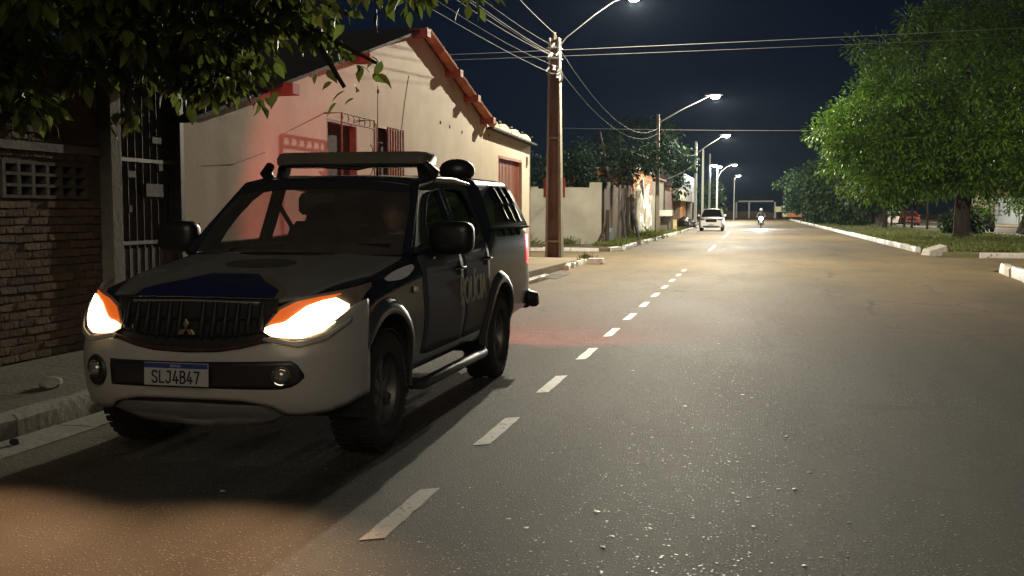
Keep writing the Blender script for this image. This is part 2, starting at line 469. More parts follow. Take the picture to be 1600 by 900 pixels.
mortar = M_("mortar", (0.092, 0.072, 0.047), 0.95, var=0.3, scale=9, bump=0.4, bscale=30)
concrete = M_("concrete", (0.24, 0.23, 0.20), 0.9, col2=(0.34, 0.325, 0.28), scale=4, bump=0.25, bscale=30)
pavement_mat = M_("pavement_concrete", (0.19, 0.155, 0.10), 0.92, col2=(0.30, 0.245, 0.16), scale=1.6, bump=0.35, bscale=22)
kerb_grey = M_("kerb_worn", (0.15, 0.145, 0.12), 0.92, col2=(0.25, 0.24, 0.20), scale=5, bump=0.4, bscale=20)
def worn_paint(name, col, wear, under, scale, thr):
    m = M_(name, col, 0.55, col2=wear, scale=7, bump=0.2, bscale=70); nt = m.node_tree; p = nt.nodes["Principled BSDF"]
    src = p.inputs["Base Color"].links[0].from_socket
    tc = nd(nt, "ShaderNodeTexCoord"); nz = nd(nt, "ShaderNodeTexNoise"); nz.inputs["Scale"].default_value = scale; nz.inputs["Detail"].default_value = 8; nz.inputs["Roughness"].default_value = .75
    nt.links.new(tc.outputs["Object"], nz.inputs["Vector"])
    mr = nd(nt, "ShaderNodeMapRange"); mr.inputs["From Min"].default_value = thr; mr.inputs["From Max"].default_value = thr + .04
    nt.links.new(nz.outputs["Fac"], mr.inputs["Value"]); mx = nd(nt, "ShaderNodeMix", data_type='RGBA')
    nt.links.new(mr.outputs[0], mx.inputs["Factor"]); nt.links.new(src, mx.inputs[6]); mx.inputs[7].default_value = (*under, 1)
    nt.links.new(mx.outputs[2], p.inputs["Base Color"]); return m
line_paint = worn_paint("line_paint", (0.33, 0.325, 0.30), (0.48, 0.475, 0.44), (0.07, 0.066, 0.056), 14, .56)
kerb_white = worn_paint("kerb_whitewash", (0.48, 0.47, 0.42), (0.68, 0.67, 0.61), (0.20, 0.18, 0.14), 4, .60)
earth = M_("bare_earth", (0.085, 0.062, 0.036), 0.95, col2=(0.16, 0.12, 0.07), scale=1.2, bump=0.6, bscale=12)
turf = M_("turf_ground", (0.065, 0.085, 0.022), 0.95, col2=(0.15, 0.12, 0.06), scale=0.35, bump=0.6, bscale=9)
rust = M_("rusty_iron", (0.10, 0.045, 0.025), 0.8, col2=(0.20, 0.10, 0.055), scale=14, bump=0.3)
red_gate = M_("red_oxide_gate", (0.17, 0.05, 0.03), 0.6, col2=(0.24, 0.08, 0.045), scale=5, bump=0.15)
iron_dark = M_("dark_iron", (0.02, 0.02, 0.022), 0.55, col2=(0.045, 0.042, 0.04), scale=8)
galv = M_("galvanised", (0.13, 0.13, 0.125), 0.6, metal=0.3, var=0.2, scale=6)
pole_concrete = M_("pole_concrete", (0.14, 0.11, 0.085), 0.9, col2=(0.24, 0.19, 0.145), scale=3, bump=0.25, bscale=22, stretch=(1, 1, 0.3))
pole_red = M_("pole_red_stain", (0.055, 0.026, 0.018), 0.9, col2=(0.15, 0.078, 0.05), scale=3, bump=0.3, bscale=22, stretch=(1, 1, 0.35))
cable_mat = M_("cable_sheath", (0.04, 0.039, 0.036), 0.8, var=0.15, scale=3)
dark_wood = M_("weathered_plank", (0.10, 0.085, 0.068), 0.92, col2=(0.19, 0.165, 0.135), scale=6, stretch=(1, 1, 0.12), bump=0.3, bscale=30, island=0.3)
tarp = M_("white_tarp", (0.55, 0.55, 0.50), 0.35, col2=(0.68, 0.67, 0.60), scale=2, bump=0.3, bscale=3, coat=0.2)
leaf_near = M_("ivy_leaf", (0.080, 0.125, 0.022), 0.5, spec=.3, col2=(0.145, 0.170, 0.038), scale=3, island=0.45, translucent=0.5)
leaf_yellow = M_("yellowing_leaf", (0.20, 0.17, 0.025), 0.5, col2=(0.14, 0.15, 0.025), scale=9, translucent=0.3)
leaf_mango = M_("mango_leaf", (0.055, 0.125, 0.010), 0.5, spec=0.3, col2=(0.09, 0.175, 0.016), scale=0.8, island=0.4, translucent=0.3)
leaf_dark = M_("dark_leaf", (0.020, 0.042, 0.016), 0.6, spec=0.2, col2=(0.038, 0.070, 0.026), scale=0.7, island=0.4, translucent=0.25)
grass_mat = M_("grass_blade", (0.080, 0.135, 0.020), 0.6, col2=(0.15, 0.15, 0.045), scale=0.5, island=0.4, translucent=0.3)
bark = M_("bark", (0.028, 0.022, 0.016), 0.95, col2=(0.055, 0.045, 0.034), scale=6, stretch=(1, 1, 0.3), bump=0.7, bscale=16)
skin_mat = M_("skin", (0.34, 0.19, 0.12), 0.55, var=0.08, scale=10)
cloth_dark = M_("dark_cloth", (0.018, 0.02, 0.026), 0.9, var=0.2, scale=30)
hair_mat = M_("dark_hair", (0.012, 0.01, 0.008), 0.7, var=0.2, scale=40)

# ------------------------------------------------------------------ ground, roads, kerbs
rng = random.Random(7)

def sheet(name, x0, x1, y0, y1, z, mat, parent=None, nx=1, ny=1):
    b = MB()
    b.grid([[(x0 + (x1 - x0) * i / nx, y0 + (y1 - y0) * k / ny, z) for i in range(nx + 1)] for k in range(ny + 1)])
    o = b.build(name, mat, parent)
    if o.data.polygons[0].normal.z < 0: o.data.flip_normals()
    return o

ground = sheet("ground", -420, 420, -160, 700, -0.03, earth); tag(ground, "bare earth ground reaching to the horizon", kind="structure")
road = sheet("road", -4.75, 5.9, -40, 420, 0.0, asphalt); tag(road, "worn asphalt road running away under the street lamps", kind="structure")
street_l = sheet("side_street", -90, -4.75, 31.6, 39.0, -0.004, asphalt); tag(street_l, "dusty side street leaving to the left past the pole", kind="structure")
street_r = sheet("crossing", 5.9, 14.6, 28.6, 36.2, -0.004, asphalt); tag(street_r, "asphalt gap through the grassy median", kind="structure")
road_far = sheet("far_carriageway", 14.6, 22.5, -40, 420, -0.006, M_("pale_asphalt", (0.11, 0.10, 0.085), 0.8, col2=(0.17, 0.15, 0.12), scale=0.6, bump=0.2, bscale=20))
tag(road_far, "opposite carriageway behind the median trees", kind="structure")

# painted dashes: each one a piece of the road
for k in range(12):
    y = 4.40 + 2.0 * k
    b = MB()
    j = [rng.uniform(-0.012, 0.012) for _ in range(8)]
    L0, L1 = y + 0.05 + j[0], y + 0.95 + j[1]
    n = 9
    rows = []
    for s in (-1, 1):
        row = []
        for i in range(n):
            t = i / (n - 1)
            e = rng.uniform(-0.005, 0.005)
            row.append((-1.675 + s * 0.05 + e, L0 + (L1 - L0) * t + (0.03 * s if i in (0, n - 1) else 0), 0.004))
        rows.append(row)
    b.grid(rows)
    o = b.build("lane_dash", line_paint, road)
    if o.data.polygons[0].normal.z < 0: o.data.flip_normals()
for y0, y1 in ((40.5, 47), (60, 78)):
    b = MB(); b.grid([[(-1.64, y0, 0.004), (-1.64, y1, 0.004)], [(-1.54, y0, 0.004), (-1.54, y1, 0.004)]])
    o = b.build("lane_dash", line_paint, road)
    if o.data.polygons[0].normal.z < 0: o.data.flip_normals()

# pale chips and grit lying on the asphalt
def grit(name, spots, mat, label):
    ico = bmesh.new(); bmesh.ops.create_icosphere(ico, subdivisions=1, radius=1.0)
    tv = np.array([v.co[:] for v in ico.verts]); tf = [tuple(v.index for v in f.verts) for f in ico.faces]; ico.free()
    b = MB()
    for (x, y, s) in spots:
        a = rng.uniform(0, 6.28); sx, sy, sz = s * rng.uniform(.7, 1.4), s * rng.uniform(.7, 1.2), s * rng.uniform(.10, .2)
        ca, sa = math.cos(a), math.sin(a)
        jit = [rng.uniform(.75, 1.2) for _ in tv]
        vs = [(x + ca * p[0] * sx * q - sa * p[1] * sy * q, y + sa * p[0] * sx * q + ca * p[1] * sy * q, 0.002 + sz * .5 + p[2] * sz * q) for p, q in zip(tv, jit)]
        b.add(vs, tf)
    o = b.build(name, mat, None, recalc=False); tag(o, label, kind="stuff"); return o

spots = []
for _ in range(2600):
    y = 3.6 + 16 * rng.random() ** 1.9
    x = rng.gauss(-0.25, 0.55) + 0.02 * y
    if x < -1.55 or x > 1.1: continue
    spots.append((x, y, rng.choice((0.0035, 0.0045, 0.0055, 0.007))))
grit("loose_grit", spots, M_("pale_grit", (0.45, 0.44, 0.40), 0.35, col2=(0.75, 0.73, 0.68), scale=20, island=0.3), "fine pale grit scattered over the worn lane")
spots = [(rng.gauss(-.1, 0.5), 4.2 + 11 * rng.random() ** 1.5, rng.uniform(0.008, 0.017)) for _ in range(45)]
spots += [(-2.75, 5.05, 0.02), (-3.6, 4.2, .015)]
grit("pale_chips", spots, M_("pale_chip", (0.62, 0.61, 0.57), 0.35, col2=(0.80, 0.79, 0.74), scale=20), "pale stone chips lying on the asphalt")

# left pavement and its kerb stones
def stone_mesh(name, L, w, h, mat, seed):
    r = random.Random(seed)
    b = MB(); n = 5
    rows = []
    prof = [(-w / 2, -0.05), (-w / 2, h * .82), (-w * .32, h), (w * .30, h), (w / 2, h * .78), (w / 2, -0.05)]
    for i in range(n):
        y = -L / 2 + L * i / (n - 1)
        rows.append([(px + r.uniform(-.012, .012), y + r.uniform(-.012, .012), pz + (r.uniform(-.012, .008) if pz > 0 else 0)) for px, pz in prof])
    b.grid(rows, close_v=True)
    b.add(rows[0], [tuple(range(6))]); b.add(rows[-1], [tuple(reversed(range(6)))])
    me = b.mesh(name, 40); me.materials.append(mat); return me

def kerb(parent, pts, mat, L=1.0, w=0.16, h=0.14, gap=0.02, skip=(), seed=1, name="kerb_stone", tilt=0.02):
    """a row of separate stones along a polyline"""
    meshes = [stone_mesh(name, L - gap, w, h, mat, seed * 10 + i) for i in range(5)]
    r = random.Random(seed); k = 0
    for (a, c) in zip(pts[:-1], pts[1:]):
        a, c = Vector((*a, 0)), Vector((*c, 0)); d = c - a; n = max(1, int(round(d.length / L)))
        for i in range(n):
            k += 1
            if k in skip: continue
            p = a + d * ((i + .5) / n)
            o = bpy.data.objects.new(name, meshes[k % 5])
            link(o, parent, (p.x + r.uniform(-.015, .015), p.y, 0), (r.uniform(-tilt, tilt) * .5, r.uniform(-tilt, tilt), math.atan2(-d.x, d.y) + r.uniform(-tilt, tilt)))
            o.scale = (1, (d.length / n) / L, r.uniform(.93, 1.05))

pav = MB(); pav.box(-6.49, -4.93, -8, 21.0, -0.2, 0.12)
pavement = pav.build("pavement", M_("dirt_pavement", (0.045, 0.036, 0.023), 0.95, col2=(0.085, 0.068, 0.045), scale=1.5, bump=0.7, bscale=16))
tag(pavement, "narrow dirt pavement beside the brick wall", kind="structure")
kerb(pavement, [(-4.84, -4), (-4.84, 21)], kerb_grey, 1.0, 0.17, 0.15, seed=3)
gut = MB(); gut.box(-4.72, -4.40, -6, 6.35, -0.1, 0.012); gut.box(-4.72, -4.42, 6.37, 19.5, -0.1, 0.010)
gutter = gut.build("gutter", kerb_grey, None, bevel=0.004); tag(gutter, "chipped concrete gutter strip below the kerb", kind="structure")
ramp = MB()
prof = [(21.0, .12), (22.0, .24), (27.5, .22), (31.3, .12)]
rows = []
for y, z in prof:
    rows.append([(-6.49, y, -.1), (-6.49, y, z), (-5.1, y, z - .02), (-4.75 if y < 29 else -4.95, y, z - .06 if z > .15 else z - .02), (-4.75 if y < 29 else -4.95, y, -.1)])
ramp.grid(rows); ramp.add(rows[0], [(0, 1, 2, 3, 4)]); ramp.add(rows[-1], [(4, 3, 2, 1, 0)])
ro = ramp.build("pavement_ramp", pavement_mat); tag(ro, "raised concrete pavement in front of the cream house gate", kind="structure")
kerb(ro, [(-4.66, 26.4), (-4.78, 30.4)], kerb_white, 1.0, 0.13, 0.13, seed=5, tilt=0.08)
kerb(ro, [(-4.55, 20.8), (-4.45, 22.8)], kerb_white, 1.0, 0.14, 0.11, seed=6, tilt=0.08)
d = MB(); d.box(-4.74, -4.22, 22.9, 24.6, -.02, 0.008)
dr = d.build("drain", M_("drain_dark", (0.018, 0.010, 0.012), 0.7, var=.3), None); tag(dr, "dark storm drain mouth at the pavement edge", kind="structure")
d = MB(); d.tbox((-4.35, 29.6, 0), (.55, .32, 0), (-4.32, 29.6, .17), (.42, .22, 0))
o = d.build("broken_kerb_block", kerb_white, None, bevel=.02, rot=None); tag(o, "broken white kerb block lying on the street corner by the pole", "stone")

# far-left plot pavement
fp = MB(); fp.box(-6.6, -5.05, 40.9, 130, -.2, .13)
fpo = fp.build("verge", turf); tag(fpo, "weedy verge along the plank fence", kind="structure")
cp = MB(); cp.box(-40, -5.3, 39.15, 44.2, -.2, .10)
cpo = cp.build("corner_pavement", earth); tag(cpo, "earth pavement under the whitewashed wall", kind="structure")
kerb(cpo, [(-12, 39.1), (-5.6, 39.1), (-5.05, 41.0)], kerb_white, 1.0, 0.16, 0.13, skip=(3, 7), seed=8, tilt=.05)
kerb(fpo, [(-4.97, 41.5), (-4.85, 110)], kerb_white, 1.5, 0.16, 0.15, skip=(4, 5, 9, 12, 13, 18, 22, 23), seed=9, tilt=.05)

# right median with its white kerb stones
def slab(name, poly, z, mat, label):
    b = MB(); b.poly([poly], lambda a, c, t: (a, c, z - t), 0.3)
    o = b.build(name, mat); tag(o, label, kind="structure"); return o
med = slab("median", [(6.05, 38.6), (7.3, 36.5), (14.5, 36.5), (14.5, 300), (6.4, 300), (6.05, 45)], .11, turf, "grassy median with trees between the carriageways")
kerb(med, [(5.93, 40.8), (6.3, 190)], kerb_white, 2.6, 0.2, 0.20, skip=(), seed=11, gap=.05, tilt=.02)
kerb(med, [(7.15, 36.35), (14.5, 36.35)], kerb_white, 2.4, 0.2, 0.19, seed=12, gap=.05, tilt=.02)
kerb(med, [(14.45, 37), (14.45, 120)], kerb_white, 3.0, 0.2, 0.19, seed=13, gap=.05, tilt=.02)
med2 = slab("near_median", [(6.0, 27.2), (6.7, 28.3), (14.5, 28.3), (14.5, -30), (5.75, -30), (5.75, 22)], .11, turf, "near end of the grassy median at the right edge")
kerb(med2, [(5.6, 12), (5.72, 24.0), (6.0, 27.6)], kerb_white, 1.9, 0.22, 0.24, seed=14, gap=.05, tilt=.03)
b = MB(); b.tbox((0, 0, 0), (.85, .5, 0), (.03, 0, .30), (.68, .38, 0))
o = b.build("tipped_kerb_block", kerb_white, None, bevel=.03, loc=(6.12, 38.3, -.02), rot=(R(8), R(-14), R(25))); tag(o, "white kerb block knocked loose at the tip of the median", "stone")
far_pav = slab("far_pavement", [(22.6, -40), (27, -40), (27, 400), (22.6, 400)], .12, pavement_mat, "far pavement in front of the houses across the median")

# ------------------------------------------------------------------ cream house with the gable to the street
XF = -6.5
def yz(x, thick_dir=-1):
    return lambda a, c, t: (x + thick_dir * t, a, c)

house = thing("cream_house", "cream plastered house with clay tiled gable behind the pickup", "house", (0, 0, 0))
outer = [(11.1, 0.0), (30.9, 0.0), (30.9, 3.60), (25.3, 3.72), (20.1, 5.06), (11.1, 2.52)]
holeA = [(15.45, 1.75), (16.75, 1.75), (16.75, 2.95), (15.45, 2.95)]
holeB = [(17.75, 1.75), (18.95, 1.75), (18.95, 2.98), (17.75, 2.98)]
holeG = [(26.8, 0.14), (29.7, 0.14), (29.7, 2.96), (26.8, 2.96)]
b = MB(); b.poly([outer, holeA, holeB, holeG], yz(XF), 0.22); b.build("wall", cream, house)
b = MB(); b.box(-17, XF - .23, 30.68, 30.9, 0, 3.4); b.build("wall", cream, house)
b = MB(); b.box(-17, XF - .23, 11.1, 11.32, 0, 2.5); b.build("wall", plaster_grey, house)
# roof slopes, then the tiles along the gable edge
b = MB()
for (a, c) in (((11.0, 2.56), (20.1, 5.12)), ((20.1, 5.12), (25.55, 3.72)), ((25.55, 3.60), (31.0, 3.50))):
    b.add([(-6.30, a[0], a[1]), (-6.30, c[0], c[1]), (-17, c[0], c[1]), (-17, a[0], a[1]),
           (-6.30, a[0], a[1] - .05), (-6.30, c[0], c[1] - .05), (-17, c[0], c[1] - .05), (-17, a[0], a[1] - .05)],
          [(0, 1, 2, 3), (7, 6, 5, 4), (0, 4, 5, 1), (1, 5, 6, 2), (2, 6, 7, 3), (3, 7, 4, 0)])
roof = b.build("roof", M_("shaded_tile", (0.018, 0.016, 0.014), 0.95, col2=(0.04, 0.034, 0.028), scale=3, bump=.4, bscale=12), house)  # shade of the unlit slope put into the tile colour
def tile_mesh(L=0.46, r=0.095):
    b = MB(); rows = []
    for i in range(2):
        rr = r * (1.0 if i == 0 else .86)
        rows.append([(-L / 2 + L * i, -rr * math.cos(math.pi * k / 8) , rr * math.sin(math.pi * k / 8)) for k in range(9)])
    b.grid(rows)
    rows2 = [[(p[0], p[1] * .84, p[2] * .80) for p in row] for row in rows]
    b.grid(rows2)
    for i in range(2):
        b.grid([rows[i], rows2[i]])
    me = b.mesh("roof_tile", 60); me.materials.append(clay); return me
tm = tile_mesh()
def rake(a, c, n, x, lift=.02):
    a, c = Vector((x, *a)), Vector((x, *c)); d = c - a; ang = math.atan2(d.z, d.y)
    for i in range(n):
        p = a + d * ((i + .5) / n)
        o = bpy.data.objects.new("roof_tile", tm)
        # tile runs along the slope: its local x turned to +y, then pitched
        m = Matrix.Translation(p + Vector((0, 0, lift))) @ Matrix.Rotation(ang, 4, 'X') @ Matrix.Rotation(R(90), 4, 'Z') @ Matrix.Rotation(rng.uniform(-.05, .05), 4, 'X')
        link(o, house); o.matrix_local = m
        o.scale = (d.length / n / .42 * 1.0, 1.25, 1.25)
rake((25.5, 3.68), (20.1, 5.06), 12, -6.34)
# purlin ends under the eave, painted red
for (y, z) in ((13.6, 3.16), (16.6, 4.0), (19.75, 4.92), (22.1, 4.44), (23.6, 4.06), (25.05, 3.68)):
    b = MB(); b.box(-6.56, -6.16, y - .12, y + .12, z - .06, z + .10)
    b.build("purlin_end", M_("red_purlin", (0.15, 0.03, 0.02), 0.8, col2=(0.24, 0.07, 0.035), scale=8), house, bevel=.008)
# low parapet scallops over the gate: tile channel ends filled with mortar
for i in range(4):
    y0 = 25.5 + i * 1.36
    b = MB(); pr = [(y0, 3.55)] + [(y0 + .02 + 1.3 * t, 3.72 - .04 * i + .13 * math.sin(math.pi * min(1, .15 + t * .85))) for t in np.linspace(0, 1, 9)] + [(y0 + 1.33, 3.55)]
    b.poly([pr], yz(XF + .035), .30); b.build("parapet", cream, house, bevel=.01)
for i in range(4):
    b = MB(); b.box(-6.72, -6.44, 25.5 + i * 1.36 + 1.15, 25.5 + i * 1.36 + 1.42, 3.80 - .04 * i, 3.845 - .04 * i)
    b.build("parapet_cap", matte_black, house)
# window with the rusty cage
win = MB(); win.box(-6.70, -6.62, 15.45, 16.75, 1.75, 2.95); w = win.build("window", M_("brown_shutter", (0.018, 0.014, 0.012), 0.9, col2=(0.035, 0.028, 0.022), scale=5), house)
b = MB()
for y in (15.47, 16.73): b.box(-6.62, -6.50, y - .02, y + .02, 1.75, 2.95)
b.box(-6.62, -6.5, 15.49, 16.71, 2.90, 2.95)
b.build("frame", rust, w)
cage = MB()
for y in (15.38, 16.82): cage.tube([(-6.5, y, 3.02), (-6.22, y, 3.02), (-6.22, y, 1.7), (-6.5, y, 1.7)], .014, 6)
for z in (3.02, 2.88, 1.7): cage.tube([(-6.22, 15.38, z), (-6.22, 16.82, z)], .014, 6)
for i in range(7):
    y = 15.38 + 1.44 * i / 6
    cage.tube([(-6.22, y, 2.88), (-6.22, y + .06, 2.95), (-6.22, y, 3.02)], .009, 5)
    if i in (0, 6): cage.tube([(-6.22, y, 1.7), (-6.22, y, 2.88)], .013, 6)
cage.tube([(-6.22, 16.62, 2.6), (-6.22, 16.74, 2.55), (-6.22, 16.74, 2.2), (-6.22, 16.62, 2.1)], .01, 5)
cage.build("window_cage", rust, w, 60)
# second window with plain bars, left shutter open
win = MB(); win.box(-6.70, -6.64, 17.75, 18.95, 1.75, 2.98); w = win.build("window", M_("dark_room", (0.02, 0.02, 0.022), 0.9, var=.2), house)
b = MB(); b.box(-6.64, -6.49, 17.69, 17.75, 1.7, 3.04); b.box(-6.64, -6.49, 17.75, 19.0, 2.98, 3.04)
b.build("frame", M_("pale_frame", (0.42, 0.36, 0.26), .8, var=.2), w)
for i in range(7):
    y = 18.15 + .14 * i
    bb = MB(); bb.box(-6.46, -6.43, y - .02, y + .02, 1.72, 3.02); bb.build("bar", rust, w)
for z in (1.76, 2.95):
    b = MB(); b.box(-6.485, -6.462, 18.10, 19.05, z - .015, z + .015); b.build("bar_rail", rust, w)
# garage gate of ribbed red sheet
g = MB(); g.box(-6.66, -6.62, 26.8, 29.7, .14, 2.96); gate = g.build("gate", red_gate, house)
for i in range(17):
    y = 26.85 + i * .171
    bb = MB(); bb.box(-6.62, -6.585, y, y + .085, .16, 2.94); bb.build("slat", red_gate, gate)
b = MB(); b.box(-6.58, -6.50, 26.8, 26.87, .14, 2.96); b.box(-6.58, -6.5, 26.87, 29.7, 2.89, 2.96); b.build("frame", red_gate, gate)
# meter box, stray cable, plaster holes
b = MB(); b.box(-6.5, -6.44, 30.25, 30.45, 2.85, 3.1); b.build("meter_box", concrete, house, bevel=.006)
b = MB(); b.tube([(-6.495, 19.5, 4.1), (-6.495, 19.25, 3.6), (-6.495, 19.05, 3.05)], .004, 5); b.tube([(-6.495, 11.6, 2.05), (-6.495, 12.4, 2.10), (-6.495, 13.3, 2.3)], .004, 5)
b.build("wall_cable", rubber, house)
for (y, z) in ((22.3, 3.35), (23.3, 3.30), (21.6, 3.38), (17.8, 3.62), (25.8, 3.4)):
    b = MB(); b.lathe([(0.0, 0.0), (.045, .0), (.03, .012), (0, .014)], 7, 'x', (XF, y, z)); b.build("wall_hole", matte_black, house)

# ------------------------------------------------------------------ brick wall with vent blocks, pilaster and iron gate
bw = thing("brick_wall", "rough brick garden wall with vent blocks under the hanging leaves", "wall", (0, 0, 0))
b = MB()
BY0, BY1, BH = 4.7, 9.60, 2.95
b.poly([[(BY0, 0), (BY1, 0), (BY1, BH), (BY0, BH)], [(8.13, 1.62), (9.37, 1.62), (9.37, 1.96), (8.13, 1.96)]], yz(-6.530), .15)
b.build("mortar_bed", mortar, bw)
bl, bh = .232, .078
def brick_mesh(seed, L):
    r = random.Random(seed); b = MB()
    x0, x1 = -.035, .012
    vs = []
    for z in (0, bh - .018):
        for y in (0, L - .018):
            for x in (x0, x1):
                vs.append((x + (r.uniform(-.006, .006) if x > 0 else 0), y + r.uniform(-.006, .006), z + r.uniform(-.006, .006)))
    b.add(vs, [(0, 2, 3, 1), (4, 5, 7, 6), (0, 1, 5, 4), (2, 6, 7, 3), (0, 4, 6, 2), (1, 3, 7, 5)])
    me = b.mesh("brick"); me.materials.append(brick_mat); return me
BM = [brick_mesh(i, bl) for i in range(6)]; HM = [brick_mesh(20 + i, bl / 2) for i in range(3)]
row = 0; z = .13; rest = MB(); nbrick = 0
while z < BH - bh:
    y = BY0 + (0 if row % 2 else bl / 2)
    while y < BY1 - .05:
        half = y + bl > BY1 + .02
        inside = (z + bh > 1.63 and z < 1.95 and y + bl > 8.14 and y < 9.37)
        if not inside and (y < 7.85 or nbrick >= 300):      # beyond the picture edge: real bricks, joined
            me_ = rng.choice(HM if half else BM); dx_ = rng.uniform(-.008, .008)
            rest.add([(v.co.x - 6.53 + dx_, v.co.y + y, v.co.z + z) for v in me_.vertices], [tuple(p.vertices) for p in me_.polygons])
        elif not inside:
            nbrick += 1
            o = bpy.data.objects.new("brick", rng.choice(HM if half else BM))
            link(o, bw, (-6.53 + rng.uniform(-.008, .008), y, z + rng.uniform(-.004, .004)), (rng.uniform(-.012, .012), rng.uniform(-.01, .01), rng.uniform(-.012, .012)))
        y += bl
    z += bh; row += 1
o = rest.build("bricks", brick_mat, bw); o["kind"] = "stuff"
# vent panel: six columns and three rows of holes
vy = np.linspace(8.15, 9.35, 7); vz = np.linspace(1.635, 1.945, 4)
holes = []
for i in range(6):
    for k in range(3):
        holes.append([(vy[i] + .024, vz[k] + .014), (vy[i + 1] - .024, vz[k] + .014), (vy[i + 1] - .024, vz[k + 1] - .014), (vy[i] + .024, vz[k + 1] - .014)])
b = MB(); b.poly([[(8.13, 1.62), (9.37, 1.62), (9.37, 1.96), (8.13, 1.96)]] + holes, yz(-6.505), .12); b.build("vent_block", M_("grimy_block", (0.06, 0.055, 0.043), .95, col2=(.11, .10, .08), scale=4, bump=.3), bw)
b = MB(); b.box(-6.66, -6.40, 9.605, 9.80, 0, 2.95); b.build("pilaster", plaster_grey, bw, bevel=.012)
b = MB(); b.box(-6.515, -6.49, 8.0, 9.60, 2.06, 2.14); b.build("plaster_band", plaster_grey, bw)

ig = thing("iron_gate", "dark barred iron gate between brick wall and cream house", "gate", (0, 0, 0))
for i in range(9):
    y = 9.90 + i * .142
    b = MB(); b.tube([(-6.50, y, .2), (-6.50, y, 2.9)], .011, 6); b.build("bar", M_("grey_bar", (0.02, 0.02, 0.02), .8, var=.2), ig)
for z in (.35, 1.16, 2.05, 2.85):
    b = MB(); b.box(-6.515, -6.485, 9.83, 11.08, z - .02, z + .02); b.build("rail", iron_dark, ig)
b = MB(); b.box(-6.58, -6.56, 9.81, 11.09, .13, 2.9); b.build("backing_sheet", M_("gate_sheet", (0.012, 0.012, 0.013), .6, var=.3, scale=4), ig)
b = MB(); b.box(-6.52, -6.50, 9.82, 11.08, .2, 1.1); b.build("kick_plate", iron_dark, ig)
for (y0, y1, z0, z1) in ((10.02, 10.16, 1.86, 1.93), (10.36, 10.70, 1.66, 1.80), (10.03, 10.08, 1.49, 1.56), (10.62, 10.70, 1.95, 2.02), (10.5, 10.68, 2.25, 2.32)):
    b = MB(); b.box(-6.485, -6.475, y0, y1, z0, z1); b.build("lock_plate", M_("worn_plate", (0.07, 0.07, 0.065), .8, var=.3, scale=15), ig)
b = MB(); b.box(-6.80, -6.44, 11.02, 11.098, 0.1, 3.0); b.build("post", iron_dark, ig)
# yard behind, kept dark by its own back wall
b = MB(); b.box(-13.2, -13.0, 2, 11.0, 0, 3.2); o = b.build("yard_wall", plaster_grey); tag(o, "plain back wall of the yard behind the brick wall", "wall")

# rubble on the dirt pavement
for i, (x, y, s, lb) in enumerate(((-5.35, 7.15, .09, "lump of rubble on the dirt by the headlamp"), (-5.9, 6.9, .06, "smaller rubble lump close to the brick wall"), (-4.58, 5.75, .035, "dark pebble resting in the gutter"))):
    bm = bmesh.new(); bmesh.ops.create_icosphere(bm, subdivisions=2, radius=s)
    r2 = random.Random(i)
    for v in bm.verts: v.co *= r2.uniform(.8, 1.15); v.co.z *= .6
    me = bpy.data.meshes.new("rubble"); bm.to_mesh(me); bm.free(); me.materials.append(concrete if i < 2 else rubber); finish(me, 40)
    o = bpy.data.objects.new("rubble", me); link(o, None, (x, y, .12 + s * .4 if i < 2 else .03)); tag(o, lb, "rubble", "rubble along the pavement")

# ------------------------------------------------------------------ plot across the side street
b = MB(); prof = [(-30, 0.05), (-6.25, 0.05), (-6.25, 2.72), (-6.75, 2.72), (-6.77, 2.50), (-8.2, 2.53), (-8.22, 2.46), (-9.0, 2.46), (-9.02, 2.55), (-30, 2.55)]
b.poly([prof], lambda a, c, t: (a, 44.3 + t, c), .16); o = b.build("whitewashed_wall", whitewash); tag(o, "long whitewashed plot wall facing the side street", "wall")
fence = thing("plank_fence", "leaning grey plank fence running from the whitewashed wall", "fence", (0, 0, 0))
y = 44.8; k = 0
while y < 57.5:
    wdt = rng.uniform(.5, .85); h = rng.uniform(2.35, 2.75)
    b = MB(); b.tbox((0, 0, 0), (.05, wdt - .04, 0), (rng.uniform(-.08, .08), 0, h), (.05, wdt - .04, 0))
    b.build("plank", dark_wood, fence, loc=(-6.18 + rng.uniform(-.05, .05), y + wdt / 2, .05), rot=(rng.uniform(-.03, .03), 0, 0)); y += wdt
for (px, py, h) in ((-6.05, 44.7, 1.55), (-6.0, 51.5, 2.2), (-6.05, 54.2, 2.1)):
    b = MB(); b.tube([(px, py, 0), (px + .02, py, h)], [.09, .08], 8); b.build("post", bark, fence)
b = MB(); b.tube([(-5.6, 47.6, .1), (-6.1, 50.5, 1.5)], .07, 6); b.build("brace", bark, fence)
b = MB(); b.tube([(-5.25, 50.2, .1), (-5.9, 53.0, 1.5), (-6.05, 54.2, 2.3)], [.06, .10, .12], 7); b.build("brace", bark, fence)
b = MB(); b.tube([(-6.35, 43.7, .12), (-6.1, 44.6, .9)], .045, 6); b.build("brace", bark, fence)
b = MB(); b.box(-6.13, -6.09, 45.1, 47.2, .1, .75); b.build("blue_sheet", M_("pale_blue_sheet", (0.20, 0.25, 0.28), .6, var=.2), fence)
